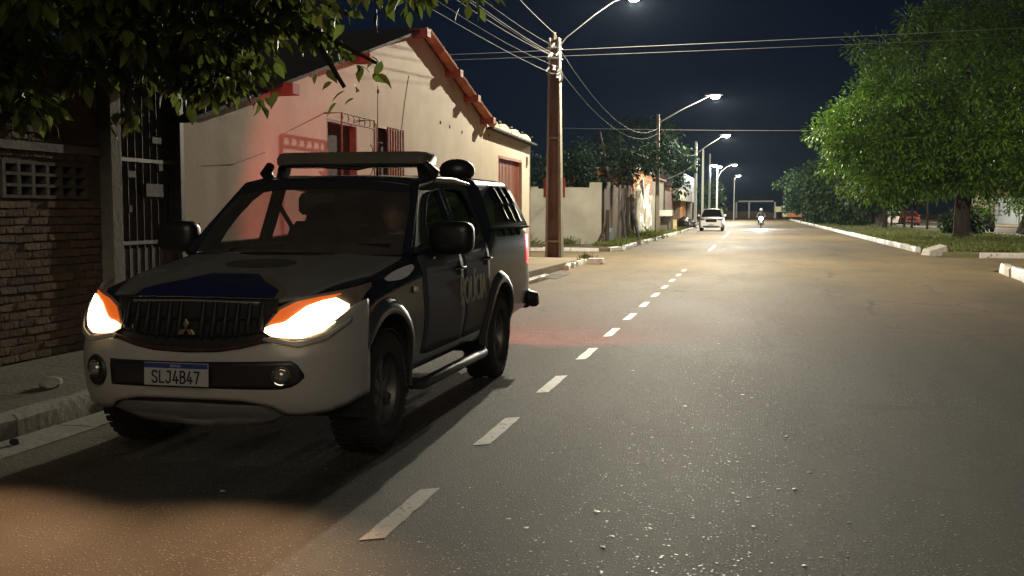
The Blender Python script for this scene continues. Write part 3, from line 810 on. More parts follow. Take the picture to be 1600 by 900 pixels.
# tarpaulin screen in ragged upright strips
tp = thing("tarpaulin_screen", "white tarpaulin hung in ragged strips beside the second pole", "screen", (0, 0, 0))
for i in range(6):
    y0 = 57.6 + i * 1.35; h = (3.0, 2.55, 3.3, 2.2, 3.05, 2.45)[i]
    b = MB(); rows = []
    for s in range(9):
        t = s / 8; z = .1 + (h - .1) * t; w2 = .66 * (1 - .55 * max(0, t - .55) / .45)
        rows.append([(-6.2 + .10 * math.sin(5 * u + i * 2 + 3 * t) + .05 * math.sin(9 * t + i), y0 + .67 + u * w2 + .12 * t * math.sin(i * 3.1), z + .10 * math.sin(7 * u + i) * t) for u in np.linspace(-1, 1, 9)])
    b.grid(rows); b.build("tarpaulin_strip", tarp, tp, 60, solid=.012)
b = MB(); b.box(-6.25, -6.17, 65.8, 71.2, .1, 2.45); b.build("panel", whitewash, tp)
# brick hut behind the tarpaulin
hut = thing("brick_hut", "bare orange brick hut rising behind the white tarpaulin", "house", (0, 0, 0))
b = MB(); b.box(-11, -6.75, 61, 73, 0, 3.95); b.build("wall", brick_red, hut)
b = MB(); b.box(-11.2, -6.55, 60.8, 73.2, 3.95, 4.05); b.build("roof", concrete, hut)
nb = 0
for r_ in range(14):
    for c_ in range(16):
        y0 = 61.0 + c_ * .75 + (.37 if r_ % 2 else 0)
        if y0 > 72.3 or nb > 150: continue
        z0 = 2.2 + r_ * .125
        if c_ % 1 == 0 and r_ % 1 == 0:
            nb += 1
hb = MB(); hb.box(0, .03, 0, .72, 0, .22); hbm = hb.mesh("brick"); hbm.materials.append(brick_red)
for r_ in range(7):
    for c_ in range(16):
        y0 = 61.02 + c_ * .75 + (.37 if r_ % 2 else 0)
        if y0 > 72.25: continue
        o = bpy.data.objects.new("brick", hbm); link(o, hut, (-6.755 + rng.uniform(-.006, .006), y0, 2.2 + r_ * .25))
# low plastered house, brown gate and little shop farther along
h2 = thing("plaster_house", "small pale plastered house just past the second pole", "house", (0, 0, 0))
b = MB(); b.poly([[(73.6, 0), (81.5, 0), (81.5, 3.75), (73.6, 3.55)], [(75.5, 1.2), (77.0, 1.2), (77.0, 2.3), (75.5, 2.3)]], yz(-6.7), 4); b.build("wall", whitewash, h2)
b = MB(); b.box(-6.9, -6.8, 75.5, 77, 1.2, 2.3); b.build("window", iron_dark, h2)
b = MB(); b.box(-10.9, -6.5, 73.4, 81.7, 3.76, 3.86); b.build("roof", clay, h2)
bg = thing("brown_gate", "dark brown sheet gate between plaster house and shop", "gate", (0, 0, 0))
for i in range(6):
    b = MB(); b.box(-6.7, -6.62, 81.9 + i * 1.1, 82.96 + i * 1.1, .1, 3.1); b.build("panel", M_("brown_sheet", (0.07, 0.032, 0.026), .7, col2=(.11, .055, .045), scale=3), bg)
shop = thing("corner_shop", "low shop with pale fascia and orange doorway behind the parked white car", "shop", (0, 0, 0))
b = MB(); b.poly([[(89, 0), (122, 0), (122, 3.6), (89, 3.6)], [(92, .1), (96.5, .1), (96.5, 2.35), (92, 2.35)], [(108, .1), (113, .1), (113, 2.35), (108, 2.35)]], yz(-6.75), 5); b.build("wall", M_("shop_wall", (.14, .085, .05), .9, var=.2, scale=2), shop)
b = MB(); b.box(-6.75, -6.2, 91.5, 120, 2.45, 3.45); b.build("fascia", M_("shop_fascia", (.48, .45, .38), .8, var=.1, scale=2), shop)
b = MB(); b.box(-6.75, -6.60, 100.5, 107.5, .1, 2.45); b.build("door", M_("orange_door", (.52, .22, .04), .6, var=.1), shop)
b = MB(); b.box(-6.74, -6.64, 97, 100.2, .1, 2.4); b.build("door", M_("brown_door", (.09, .05, .03), .7, var=.2), shop)
b = MB(); b.box(-11.5, -6.6, 88.6, 122.5, 3.6, 5.2); b.build("roof", iron_dark, shop)
cab = thing("street_cabinet", "pale open-fronted box stall on the verge before the shop", "stall", (-5.75, 72.2, .13))
b = MB(); b.box(-.45, .45, -.6, .6, 1.05, 1.45); b.build("top", tarp, cab, bevel=.02)
for sx in (-.4, .4):
    for sy in (-.55, .55):
        b = MB(); b.box(sx - .03, sx + .03, sy - .03, sy + .03, 0, 1.05); b.build("leg", iron_dark, cab)
b = MB(); b.box(-.4, .4, .3, .56, .1, 1.0); b.build("back", dark_wood, cab)
dr_ = thing("fuel_drum", "small pale yellow drum standing by the box stall", "drum", (-5.45, 75, .13))
b = MB(); b.lathe([(0, 0), (.26, 0), (.27, .03), (.26, .3), (.275, .33), (.26, .36), (.26, .72), (.27, .75), (.24, .77), (0, .76)], 18); b.build("body", M_("drum_yellow", (.55, .46, .22), .6, var=.15), dr_, 40)
bags = thing("rubbish_bags", "heap of dark rubbish bags beside the parked white car", "bags", (-5.5, 88, .13))
for i, (x, y, s) in enumerate(((0, 0, .5), (.5, 1.2, .42), (-.1, 1.6, .6), (.3, .5, .35))):
    bm = bmesh.new(); bmesh.ops.create_icosphere(bm, subdivisions=3, radius=s); r2 = random.Random(i)
    for v in bm.verts:
        v.co *= 1 + .12 * math.sin(7 * v.co.x / s + i) * math.cos(6 * v.co.y / s); v.co.z = v.co.z * .9
        if v.co.z < -s * .6: v.co.z = -s * .6
    me = bpy.data.meshes.new("bag"); bm.to_mesh(me); bm.free(); me.materials.append(black_plastic); finish(me, 80)
    link(bpy.data.objects.new("bag", me), bags, (x, y, s * .6))

# ------------------------------------------------------------------ far end of the street
end = thing("road_portal", "long pale steel portal frame across the end of the road", "portal", (0, 230, 0))
b = MB(); b.box(-3.0, 4.3, -.3, .3, 3.45, 3.75); b.build("beam", M_("pale_steel", (.5, .5, .46), .6, var=.1), end)
for x in (-3.4, -.75, 4.6):
    b = MB(); b.box(x - .17, x + .17, -.15, .15, 0, 3.44); b.build("post", M_("pale_steel", (.5, .5, .46)), end)
mw = MB(); mw.poly([[(-14, -.2), (5.0, -.2), (4.2, 1.2), (2.0, 1.55), (-3, 1.45), (-8, 1.8), (-14, 1.9)]], lambda a, c, t: (a, 236 + t, c), 4)
o = mw.build("embankment", earth); tag(o, "earth embankment closing off the end of the road", kind="structure")
sg = thing("road_sign", "white and blue board beside the end of the road", "sign", (5.0, 200, 0))
b = MB(); b.box(-.95, -.1, -.04, .04, 1.35, 2.35); b.build("panel", M_("yellow_sign", (.55, .50, .26), .6, var=.05), sg)
b = MB(); b.box(-.08, .95, -.04, .04, 1.4, 2.5); p_ = b.build("panel", M_("white_sign", (.6, .6, .58), .6, var=.05), sg)
b = MB(); b.box(.2, .45, -.06, -.041, 1.45, 2.45); b.build("stripe", plate_blue, p_)
for x in (-.8, .8):
    b = MB(); b.box(x - .05, x + .05, .041, .12, 0, 2.3); b.build("post", galv, sg)
br = thing("orange_barrier", "long orange road barrier with pale end plate", "barrier", (7.0, 198, 0))
b = MB(); b.box(-.9, 1.8, -.1, .1, .45, 1.25); b.build("board", M_("orange_board", (.42, .15, .05), .6, var=.15), br)
b = MB(); b.box(-1.7, -.92, -.1, .1, .5, 1.15); b.build("end_plate", M_("yellow_sign", (.55, .5, .26)), br)
for x in (-1.5, .2, 1.6):
    b = MB(); b.box(x - .05, x + .05, -.3, .3, 0, .44); b.build("leg", iron_dark, br)

# ------------------------------------------------------------------ houses across the far carriageway
def far_house(y0, y1, h, wallmat, label, door, win, roofmat=clay):
    t = thing("row_house", label, "house", (0, 0, 0), group="houses across the far carriageway")
    holes = [[(door, .12), (door + 1.2, .12), (door + 1.2, 2.3), (door, 2.3)]] + [[(w, 1.0), (w + 1.6, 1.0), (w + 1.6, 2.2), (w, 2.2)] for w in win]
    b = MB(); b.poly([[(y0, 0), (y1, 0), (y1, h), (y0, h)]] + holes, yz(27.0, 1), .25); b.build("wall", wallmat, t)
    b = MB(); b.box(27.26, 36, y0, y1, 0, h); b.build("wall", M_("dark_room", (.02, .02, .022)), t)
    b = MB(); b.box(27.16, 27.24, door, door + 1.2, .12, 2.3); dd = b.build("door", iron_dark, t)
    b = MB(); b.box(27.10, 27.159, door + 1.0, door + 1.1, 1.1, 1.2); b.build("handle", galv, dd)
    for w in win:
        b = MB(); b.box(27.16, 27.24, w, w + 1.6, 1.0, 2.2); ww = b.build("window", M_("dark_pane", (.02, .025, .03), .15), t)
        b = MB(); b.box(27.10, 27.159, w + .76, w + .84, 1.0, 2.2); b.box(26.98, 27.159, w - .05, w + 1.65, .93, .995); b.build("frame", whitewash, ww)
    b = MB(); b.add([(26.5, y0 - .2, h + .02), (26.5, y1 + .2, h + .02), (31, y1 + .2, h + 1.2), (31, y0 - .2, h + 1.2), (36, y0 - .2, h + .02), (36, y1 + .2, h + .02)], [(0, 1, 2, 3), (3, 2, 5, 4), (0, 3, 4), (1, 5, 2)])
    b.build("roof", roofmat, t)
far_house(72, 84, 3.3, M_("beige_wall", (.42, .36, .27), .9, var=.12), "beige row house right of the big tree trunk", 74, (77, 80.5))
far_house(85, 99, 3.2, M_("ochre_wall", (.48, .38, .14), .9, var=.1), "ochre yellow row house far right behind the median trees", 87, (90, 94.5))
far_house(100, 114, 3.4, M_("grey_wall", (.33, .32, .30), .9, var=.1), "grey row house with two windows behind the trunk", 102, (105, 109.5))
far_house(116, 132, 3.2, M_("pale_blue_wall", (.40, .44, .48), .9, var=.1), "pale blue row house seen between thin trunks", 118, (122, 127))
far_house(134, 150, 3.5, M_("cream_wall2", (.5, .44, .34), .9, var=.1), "cream row house at the far end of the row", 136, (140, 145))
far_house(56, 70, 3.2, M_("rose_wall", (.42, .27, .22), .9, var=.1), "rose row house at the right edge under the branches", 58, (61, 65.5))

# ------------------------------------------------------------------ foliage
def leaf_template(kind):
    if kind == "ovate":
        v = [(0, 0, 0), (-.20, .22, .05), (0, .25, 0), (.20, .22, .05), (-.27, .50, .05), (0, .52, -.01), (.27, .50, .05), (-.15, .80, 0), (.15, .80, 0), (0, 1.06, -.10)]
        f = [(0, 2, 1), (0, 3, 2), (1, 2, 5, 4), (2, 3, 6, 5), (4, 5, 7), (5, 6, 8), (5, 9, 7), (5, 8, 9)]
    elif kind == "mango":
        v = [(0, 0, 0), (-.20, .45, .05), (0, .48, 0), (.20, .45, .05), (0, 1.0, -.14)]
        f = [(0, 2, 1), (0, 3, 2), (1, 2, 4), (2, 3, 4)]
    elif kind == "lance":
        v = [(0, 0, 0), (-.13, .42, .03), (0, .45, 0), (.13, .42, .03), (0, 1.0, -.12)]
        f = [(0, 2, 1), (0, 3, 2), (1, 2, 4), (2, 3, 4)]
    else:
        v = [(0, 0, 0), (-.30, .5, .06), (.30, .5, .06), (0, 1.0, -.05)]
        f = [(0, 2, 1), (1, 2, 3)]
    return np.array(v, float), f

def frames(dirs, nrm):
    d = dirs / np.linalg.norm(dirs, axis=1, keepdims=True)
    n = nrm - (nrm * d).sum(1, keepdims=True) * d
    n /= np.maximum(np.linalg.norm(n, axis=1, keepdims=True), 1e-6)
    x = np.cross(d, n)
    return np.stack([x, d, n], axis=2)

def leaf_mesh(name, pos, dirs, nrm, size, kind):
    tv, tf = leaf_template(kind)
    F = frames(dirs, nrm)
    V = pos[:, None, :] + np.einsum('nij,kj->nki', F, tv) * size[:, None, None]
    k = len(tv); n = len(pos)
    me = bpy.data.meshes.new(name)
    V = V.reshape(-1, 3)
    loops = np.concatenate([np.array(f) for f in tf]); lens = np.array([len(f) for f in tf])
    L = (loops[None, :] + (np.arange(n) * k)[:, None]).ravel()
    me.vertices.add(len(V)); me.vertices.foreach_set("co", V.ravel())
    me.loops.add(len(L)); me.loops.foreach_set("vertex_index", L.astype(np.int32))
    tot = np.tile(lens, n); st = np.concatenate([[0], np.cumsum(tot)[:-1]])
    me.polygons.add(len(tot)); me.polygons.foreach_set("loop_start", st.astype(np.int32)); me.polygons.foreach_set("loop_total", tot.astype(np.int32))
    me.update(calc_edges=True); me.validate()
    return me

def crown_points(g, blobs, n_clump, n_leaf, spread, shell=0.72, droop=.75):
    """clumps spread through the outer part of several ellipsoids; leaves fan out of each clump and droop"""
    vol = np.array([b[3] * b[4] * b[5] for b in blobs]) ** (2 / 3)
    cnt = np.maximum(1, (vol / vol.sum() * n_clump)).astype(int)
    C = []
    for b, c in zip(blobs, cnt):
        d = g.normal(size=(c, 3)); d /= np.linalg.norm(d, axis=1, keepdims=True)
        r = shell + (1 - shell) * g.random((c, 1)) ** .6
        r *= 1 + .10 * np.sin(d[:, :1] * 7 + 1.3) * np.cos(d[:, 1:2] * 6) + .07 * g.normal(size=(c, 1))
        C.append(np.array(b[:3]) + d * r * np.array(b[3:6]))
    C = np.concatenate(C)
    P = np.repeat(C, n_leaf, axis=0)
    D = g.normal(size=P.shape); D /= np.linalg.norm(D, axis=1, keepdims=True)
    P = P + D * spread * g.random((len(P), 1)) ** .5
    D[:, 2] -= droop
    N = g.normal(size=P.shape) * .5; N[:, 2] += 1
    return P, D, N, C

def tree(name, label, base, blobs, trunk, limbs, mat, n_clump, n_leaf, spread, size, kind, seed, group=None, cat="tree", droop=.75):
    t = thing(name, label, cat, base, group=group)
    g = np.random.default_rng(seed)
    P, D, N, C = crown_points(g, blobs, n_clump, n_leaf, spread, droop=droop)
    S = size * g.uniform(.65, 1.25, len(P))
    me = leaf_mesh("crown", P, D, N, S, kind); me.materials.append(mat)
    o = bpy.data.objects.new("crown", me); link(o, t); o["kind"] = "stuff"
    if trunk:
        b = MB(); b.tube(trunk[0], trunk[1], 12)
        b.build("trunk", bark, t, 60)
        for pts, rs in limbs:
            b = MB(); b.tube(pts, rs, 7); b.build("limb", bark, t, 60)
    return t

def auto_limbs(top, blobs, g, n, r0):
    out = []
    for i in range(n):
        b = blobs[i % len(blobs)]
        d = g.normal(size=3); d /= np.linalg.norm(d); d[2] = abs(d[2]) * .7
        e = np.array(b[:3]) + d * np.array(b[3:6]) * .65
        s = np.array(top); m = (s + e) / 2 + g.normal(size=3) * .25
        out.append(([tuple(s), tuple(m), tuple(e)], [r0, r0 * .6, r0 * .15]))
    return out

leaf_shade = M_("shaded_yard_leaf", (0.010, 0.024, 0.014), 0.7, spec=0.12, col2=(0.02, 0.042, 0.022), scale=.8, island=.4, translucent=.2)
gr = np.random.default_rng(5)
# big mango tree on the median
blobs = [(0.4, 0, 7.0, 6.6, 6.2, 5.0), (-3.6, -.6, 5.4, 3.6, 3.6, 3.2), (2.5, -1, 5.0, 5.5, 4.5, 2.9), (1.6, 1, 10.5, 4.6, 5, 3.0), (-1.8, -2.5, 4.4, 3.2, 2.5, 2.1), (5.5, 0, 6.0, 4.2, 4, 3.4), (-4.2, -1.0, 4.3, 2.9, 3.0, 2.3)]
tree("mango_tree", "large mango tree with broad bright green crown on the median", (10.65, 58.7, .1), blobs,
     ([(0, 0, -.1), (.02, 0, .25), (0, .02, 1.4), (.1, 0, 2.6), (.25, .1, 4.2)], [.56, .45, .40, .40, .3]),
     auto_limbs((.1, 0, 2.5), blobs, gr, 10, .22), leaf_mango, 800, 125, .74, .26, "mango", 11, droop=.32)
# second dense tree close behind it
blobs = [(0, 0, 4.6, 4.2, 4, 2.9), (-2.2, -.5, 3.4, 2.6, 2.5, 2.1), (2.5, 0, 4, 2.8, 3, 2.4)]
tree("median_tree", "dense dark tree behind the mango on the median right edge", (17.2, 74, 0), blobs,
     ([(0, 0, 0), (.3, 0, 1.2), (.2, .1, 2.8)], [.5, .36, .3]), auto_limbs((.2, 0, 2.5), blobs, gr, 6, .18) , leaf_mango, 230, 60, .55, .26, "mango", 12, droop=.32)
for i, (x, y, h, r, lift, lb) in enumerate(((10.6, 92, 5.2, 3.0, 1.9, "leafy tree on the median just left of the mango crown"),
                               (9.6, 108, 7.2, 4.6, .4, "tall dark tree in the middle of the median row"),
                               (9.2, 128, 7.0, 4.6, .3, "round dark tree farther down the median row"),
                               (8.6, 152, 7.8, 4.8, .3, "tall far tree standing at the left end of the median row"),
                               (12.6, 118, 6.0, 3.6, 2.0, "shaded tree at the back of the median row"))):
    g = np.random.default_rng(40 + i)
    blobs = [(0, 0, h * .62, r, r, h * .36), (-r * .45, -.3, h * .42, r * .6, r * .6, h * .26), (r * .5, .3, h * .5, r * .6, r * .6, h * .28)]
    tree("median_tree", lb, (x, y, .1), [(q[0], q[1], max(q[2], lift + q[5]), *q[3:]) for q in blobs], ([(0, 0, -.1), (.1, 0, h * .2), (.05, .1, h * .5)], [.32, .24, .2]), auto_limbs((.05, 0, h * .3), blobs, g, 5, .12), leaf_dark, 150, 44, .65, .42, "diamond", 60 + i, group="trees along the median")
for i, (x, y, r, lb) in enumerate(((7.6, 140, 2.0, "low clipped bush near the kerb at the far end"), (8.2, 118, 1.9, "rounded bush in front of the median trees"), (9.2, 104, 1.5, "scruffy bush beside the kerb below the dark trees"), (12.0, 66, .9, "weedy shrub at the foot of the mango"))):
    blobs = [(0, 0, r * .75, r, r, r * .8)]
    tree("bush", lb, (x, y, .1), blobs, ([(0, 0, -.05), (0, .05, r * .5), (.05, 0, r)], [.08, .06, .03]), [], leaf_dark, 50, 40, .5, .3, "diamond", 80 + i, group="bushes on the median", cat="bush")
# thin young trunks and guard stakes in the gap
for i, (x, y, h, lb) in enumerate(((12.1, 91, 2.6, "thin bare sapling left of the pair in the gap"), (12.75, 91.5, 2.6, "thin bare sapling right of the pair in the gap"), (13.4, 88, 2.5, "lone straight sapling before the grey house"), (11.2, 100, 1.2, "short stake behind the kerb near the red car"), (12.3, 101, 1.1, "second short stake near the red car"))):
    t = thing("sapling", lb, "sapling", (x, y, .05), group="saplings and stakes on the median")
    b = MB(); b.tube([(0, 0, -.05), (.03, 0, h * .5), (-.02, .02, h)], [.10, .085, .06], 7); b.build("trunk", bark, t, 60)
    if h > 2:
        g = np.random.default_rng(100 + i); P, D, N, C = crown_points(g, [(0, 0, h + .5, .9, .9, .8)], 20, 24, .4)
        me = leaf_mesh("crown", P, D, N, .28 * g.uniform(.7, 1.2, len(P)), "lance"); me.materials.append(leaf_mango); o = bpy.data.objects.new("crown", me); link(o, t); o["kind"] = "stuff"
# left background trees
blobs = [(.2, 0, 4.2, 2.4, 3, 1.3), (2.6, .5, 4.1, 1.5, 2.5, .8), (-2.4, 1, 3.6, 2.2, 2.4, 1.0)]
tree("yard_tree", "dark leaning tree spreading above the plank fence", (-8.3, 56.5, 0), blobs, ([(0, 0, 0), (.3, 0, 1.5), (.6, .2, 3.4)], [.3, .24, .18]),
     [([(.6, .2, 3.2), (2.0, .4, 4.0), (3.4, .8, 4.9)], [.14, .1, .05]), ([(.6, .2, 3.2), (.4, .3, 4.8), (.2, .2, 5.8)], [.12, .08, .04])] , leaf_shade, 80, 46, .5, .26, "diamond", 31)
blobs = [(0, 0, 6.2, 4.0, 4, 3.0), (2.2, -1, 4.8, 2.4, 2.4, 2.2), (-2.5, 0, 5, 3, 3, 2.5)]
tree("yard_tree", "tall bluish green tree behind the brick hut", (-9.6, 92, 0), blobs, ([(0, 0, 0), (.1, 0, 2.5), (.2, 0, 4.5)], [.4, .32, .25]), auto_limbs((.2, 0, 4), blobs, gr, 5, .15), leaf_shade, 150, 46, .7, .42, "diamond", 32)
blobs = [(0, 0, 3.0, 4.4, 3, 1.5), (3.6, 0, 2.5, 2.6, 2.4, 1.0)]
tree("yard_tree", "low dark tree behind the whitewashed wall", (-15.5, 50, 0), blobs, ([(0, 0, 0), (.1, 0, 1.5), (.2, 0, 2.8)], [.3, .24, .2]), auto_limbs((.2, 0, 2.5), blobs, gr, 4, .12), leaf_dark, 70, 46, .6, .30, "diamond", 33)
blobs = [(0, 0, 4.2, 2.2, 2.2, 2.2), (.8, 0, 2.6, 1.6, 1.6, 1.4)]
tree("yard_tree", "far dark tree beside the road beyond the parked white car", (-6.4, 165, 0), blobs, ([(0, 0, 0), (.1, 0, 1.5), (.1, 0, 3.2)], [.25, .2, .15]), auto_limbs((.1, 0, 2.5), blobs, gr, 4, .1), leaf_dark, 70, 40, .55, .4, "diamond", 34)

# the near tree whose branches hang over the brick wall and the pickup
nt_ = thing("overhanging_tree", "leafy tree reaching over the brick wall above the pickup", "tree", (-8.3, 8.6, 0))
b = MB(); b.tube([(0, 0, 0), (.1, .05, 1.4), (.3, .1, 2.7), (.7, .3, 3.6)], [.20, .17, .15, .10], 10); trunk_ = b.build("trunk", bark, nt_, 60)
def L_(x, y, z): return (x + 8.3, y - 8.6, z)
branches = [
    [(-7.9, 8.8, 2.9), (-7.0, 8.7, 3.4), (-6.0, 8.8, 3.3), (-5.2, 9.2, 2.95), (-4.6, 9.5, 2.65)],
    [(-7.7, 8.9, 3.4), (-6.4, 9.4, 3.9), (-5.0, 9.8, 3.75), (-4.2, 10.0, 3.25), (-3.7, 10.1, 2.98)],
    [(-7.7, 8.9, 3.4), (-6.5, 8.2, 3.9), (-5.2, 8.0, 3.8), (-4.0, 8.2, 3.5), (-3.35, 8.5, 3.15)],
    [(-7.9, 8.7, 2.9), (-7.2, 8.0, 3.1), (-6.5, 7.6, 2.7), (-6.2, 7.6, 2.35)],
    [(-7.7, 8.9, 3.4), (-6.6, 10.0, 3.7), (-5.6, 10.3, 3.2), (-5.1, 10.3, 2.7)],
    [(-5.0, 9.8, 3.75), (-4.3, 10.0, 3.2), (-4.05, 10.1, 2.75)],
    [(-6.0, 8.8, 3.3), (-5.7, 8.9, 2.7), (-5.75, 8.9, 2.3)],
    [(-5.2, 8.0, 3.8), (-4.3, 7.4, 3.75), (-3.6, 7.2, 3.55)],
]
for br_ in branches:
    pts = [L_(*p) for p in br_]
    b = MB(); n = len(pts); b.tube(pts, [.05 * (1 - i / n) + .006 for i in range(n)], 6); b.build("branch", bark, nt_, 60)
g = np.random.default_rng(3)
blobs = [(*L_(-7.0, 8.8, 3.35), 1.3, 1.5, .75), (*L_(-6.0, 8.6, 3.35), 1.1, 1.2, .62), (*L_(-5.2, 9.3, 3.5), .9, 1.0, .5), (*L_(-4.7, 8.3, 3.75), 1.0, .9, .35), (*L_(-7.1, 7.4, 3.0), .9, .9, .65), (*L_(-6.0, 10.0, 3.2), .8, .8, .5), (*L_(-5.9, 7.0, 3.6), 1.2, .8, .5), (*L_(-6.6, 8.4, 2.75), .8, .9, .4), (*L_(-4.6, 9.6, 3.5), .9, .8, .40), (*L_(-4.0, 8.9, 3.95), 1.1, .9, .30), (*L_(-5.4, 9.8, 3.0), .7, .6, .32), (*L_(-3.6, 10.4, 3.9), .9, .9, .25)]
P, D, N, C = crown_points(g, blobs, 340, 26, .20, shell=.35)
S = .165 * g.uniform(.6, 1.3, len(P))
me = leaf_mesh("crown", P, D, N, S, "ovate"); me.materials.append(leaf_near); o = bpy.data.objects.new("crown", me); link(o, nt_); o["kind"] = "stuff"
# single leaves that can be told apart along the hanging twigs
lm = []
for i in range(6):
    me = leaf_mesh("leaf", np.zeros((1, 3)), np.array([[0, 1.0, 0]]), np.array([[0.0, 0, 1]]), np.array([1.0]), "ovate")
    for v in me.vertices:
        v.co.z -= (.10 + .05 * i) * v.co.y ** 2; v.co.x += .05 * math.sin(i * 2 + 3 * v.co.y)
    me.materials.append(leaf_near if i < 5 else leaf_yellow); finish(me, 60); lm.append(me)
nleaf = 0
for bi, br_ in enumerate(branches):
    pts = [Vector(L_(*p)) for p in br_]
    segs = len(pts) - 1
    cnt = (46, 44, 46, 30, 30, 16, 22, 20)[bi]
    for k in range(cnt):
        t = (1 - (k / cnt) ** 1.25 * .8) * segs
        i = min(int(t), segs - 1); p = pts[i].lerp(pts[i + 1], t - i)
        d = Vector((g.normal() * .7, g.normal() * .7, -.75 + g.normal() * .35)).normalized()
        off = Vector((g.normal(), g.normal(), g.normal() - .4)) * .075
        o = bpy.data.objects.new("leaf", lm[5] if g.random() < .06 else lm[int(g.integers(0, 5))])
        nrm = Vector((g.normal() * .6, -.5 + g.normal() * .5, .8))
        x = d.cross(nrm).normalized(); nz_ = x.cross(d)
        s = .15 * g.uniform(.7, 1.25)
        m = Matrix(((x.x, d.x, nz_.x, 0), (x.y, d.y, nz_.y, 0), (x.z, d.z, nz_.z, 0), (0, 0, 0, 1)))
        link(o, nt_); o.matrix_local = Matrix.Translation(p + off) @ m @ Matrix.Scale(s, 4); nleaf += 1

# grass on the verge and the medians
def grass(name, label, areas, n, size, seed):
    g = np.random.default_rng(seed); P = []
    tot = sum(a[4] for a in areas)
    for (x0, x1, y0, y1, wgt) in areas:
        c = int(n * wgt / tot)
        yy = y0 + (y1 - y0) * g.random(c) ** 1.6; xx = x0 + (x1 - x0) * g.random(c)
        keep = np.sin(xx * 1.7 + np.sin(yy * .8) * 2) + np.sin(yy * 1.1 + xx) + g.normal(size=c) * .8 > -.9
        P.append(np.stack([xx, yy, np.full(c, .10)], 1)[keep])
    P = np.concatenate(P); D = g.normal(size=P.shape) * .45; D[:, 2] = 1
    N = g.normal(size=P.shape); N[:, 2] *= .2
    S = size * g.uniform(.4, 1.4, len(P))
    me = leaf_mesh(name, P, D, N, S, "lance"); me.materials.append(grass_mat)
    o = bpy.data.objects.new(name, me); link(o); tag(o, label, kind="stuff"); return o
grass("median_grass", "short grass covering the far median", [(6.1, 14.4, 38.5, 75, 3), (6.2, 12, 60, 150, 1), (8.5, 14.4, 36.7, 40, .3)], 42000, .15, 1)
grass("near_median_grass", "sparse grass on the near median tip", [(6.2, 9.5, 20, 28, 1)], 3500, .11, 2)
grass("verge_grass", "uneven grass along the plank fence verge", [(-6.15, -5.05, 41.2, 90, 2), (-5.9, -5.1, 46, 58, 1)], 9000, .17, 3)
tf_ = np.random.default_rng(9)
for (x, y, r, lb) in ((-5.3, 53.5, .75, "thick green weed clump beside the leaning plank"), (-5.45, 57.5, .5, "smaller weed clump below the tarpaulin"), (-9.6, 43.6, .6, "dark weeds against the whitewashed wall left of the pole"), (-7.6, 43.9, .4, "low weeds against the whitewashed wall right of the pole"), (-4.7, 30.1, .2, "tiny weed sprouting from the broken kerb")):
    P = tf_.normal(size=(int(420 * r + 60), 3)) * r * .5; P[:, 2] = np.abs(P[:, 2]) * .5
    D = P.copy(); D[:, 2] += .5; N = tf_.normal(size=P.shape)
    me = leaf_mesh("weed_clump", P, D, N, .28 * r ** .5 * tf_.uniform(.6, 1.2, len(P)), "lance"); me.materials.append(grass_mat)
    t = thing("weed_clump", lb, "weeds", (x, y, .08), group="weed clumps along the pavements"); o = bpy.data.objects.new("blades", me); link(o, t); o["kind"] = "stuff"

# ------------------------------------------------------------------ street lamps, poles and cables
def spot(name, parent, loc, target, watts, color, angle, blend=.3, radius=.08):
    l = bpy.data.lights.new(name, 'SPOT'); l.energy = watts; l.color = color; l.spot_size = R(angle); l.spot_blend = blend; l.shadow_soft_size = radius
    o = bpy.data.objects.new(name, l); link(o, parent, loc)
    o.rotation_euler = (Vector(target) - Vector(loc)).to_track_quat('-Z', 'Y').to_euler()
    return o

def lantern_light(parent, loc, watts, color, radius=.12):
    """street lantern optics: most light thrown out sideways, a little spilling above the horizontal through the bowl"""
    light = bpy.data.lights.new("lamp_light", 'POINT'); light.energy = watts; light.color = color; light.shadow_soft_size = radius * .5
    light.use_nodes = True; nt = light.node_tree; em = nt.nodes["Emission"]
    tc = nd(nt, "ShaderNodeTexCoord"); sp = nd(nt, "ShaderNodeSeparateXYZ"); mr = nd(nt, "ShaderNodeMapRange"); rp = nd(nt, "ShaderNodeFloatCurve")
    mr.inputs["From Min"].default_value = -1.0; mr.inputs["From Max"].default_value = 1.0
    nt.links.new(tc.outputs["Normal"], sp.inputs[0]); nt.links.new(sp.outputs[2], mr.inputs["Value"]); nt.links.new(mr.outputs[0], rp.inputs["Value"])
    c = rp.mapping.curves[0]
    c.points[0].location = (0, .22); c.points[1].location = (1, 0)
    for p in ((.175, .30), (.27, .42), (.34, .48), (.395, .64), (.44, .66), (.50, .42), (.55, .22), (.625, .09), (.75, .02)): c.points.new(*p)
    rp.mapping.update()
    mu = nd(nt, "ShaderNodeMath", operation='MULTIPLY'); mu.inputs[1].default_value = 6.0
    nt.links.new(rp.outputs[0], mu.inputs[0]); nt.links.new(mu.outputs[0], em.inputs["Strength"])
    return link(bpy.data.objects.new("lamp_light", light), parent, loc)

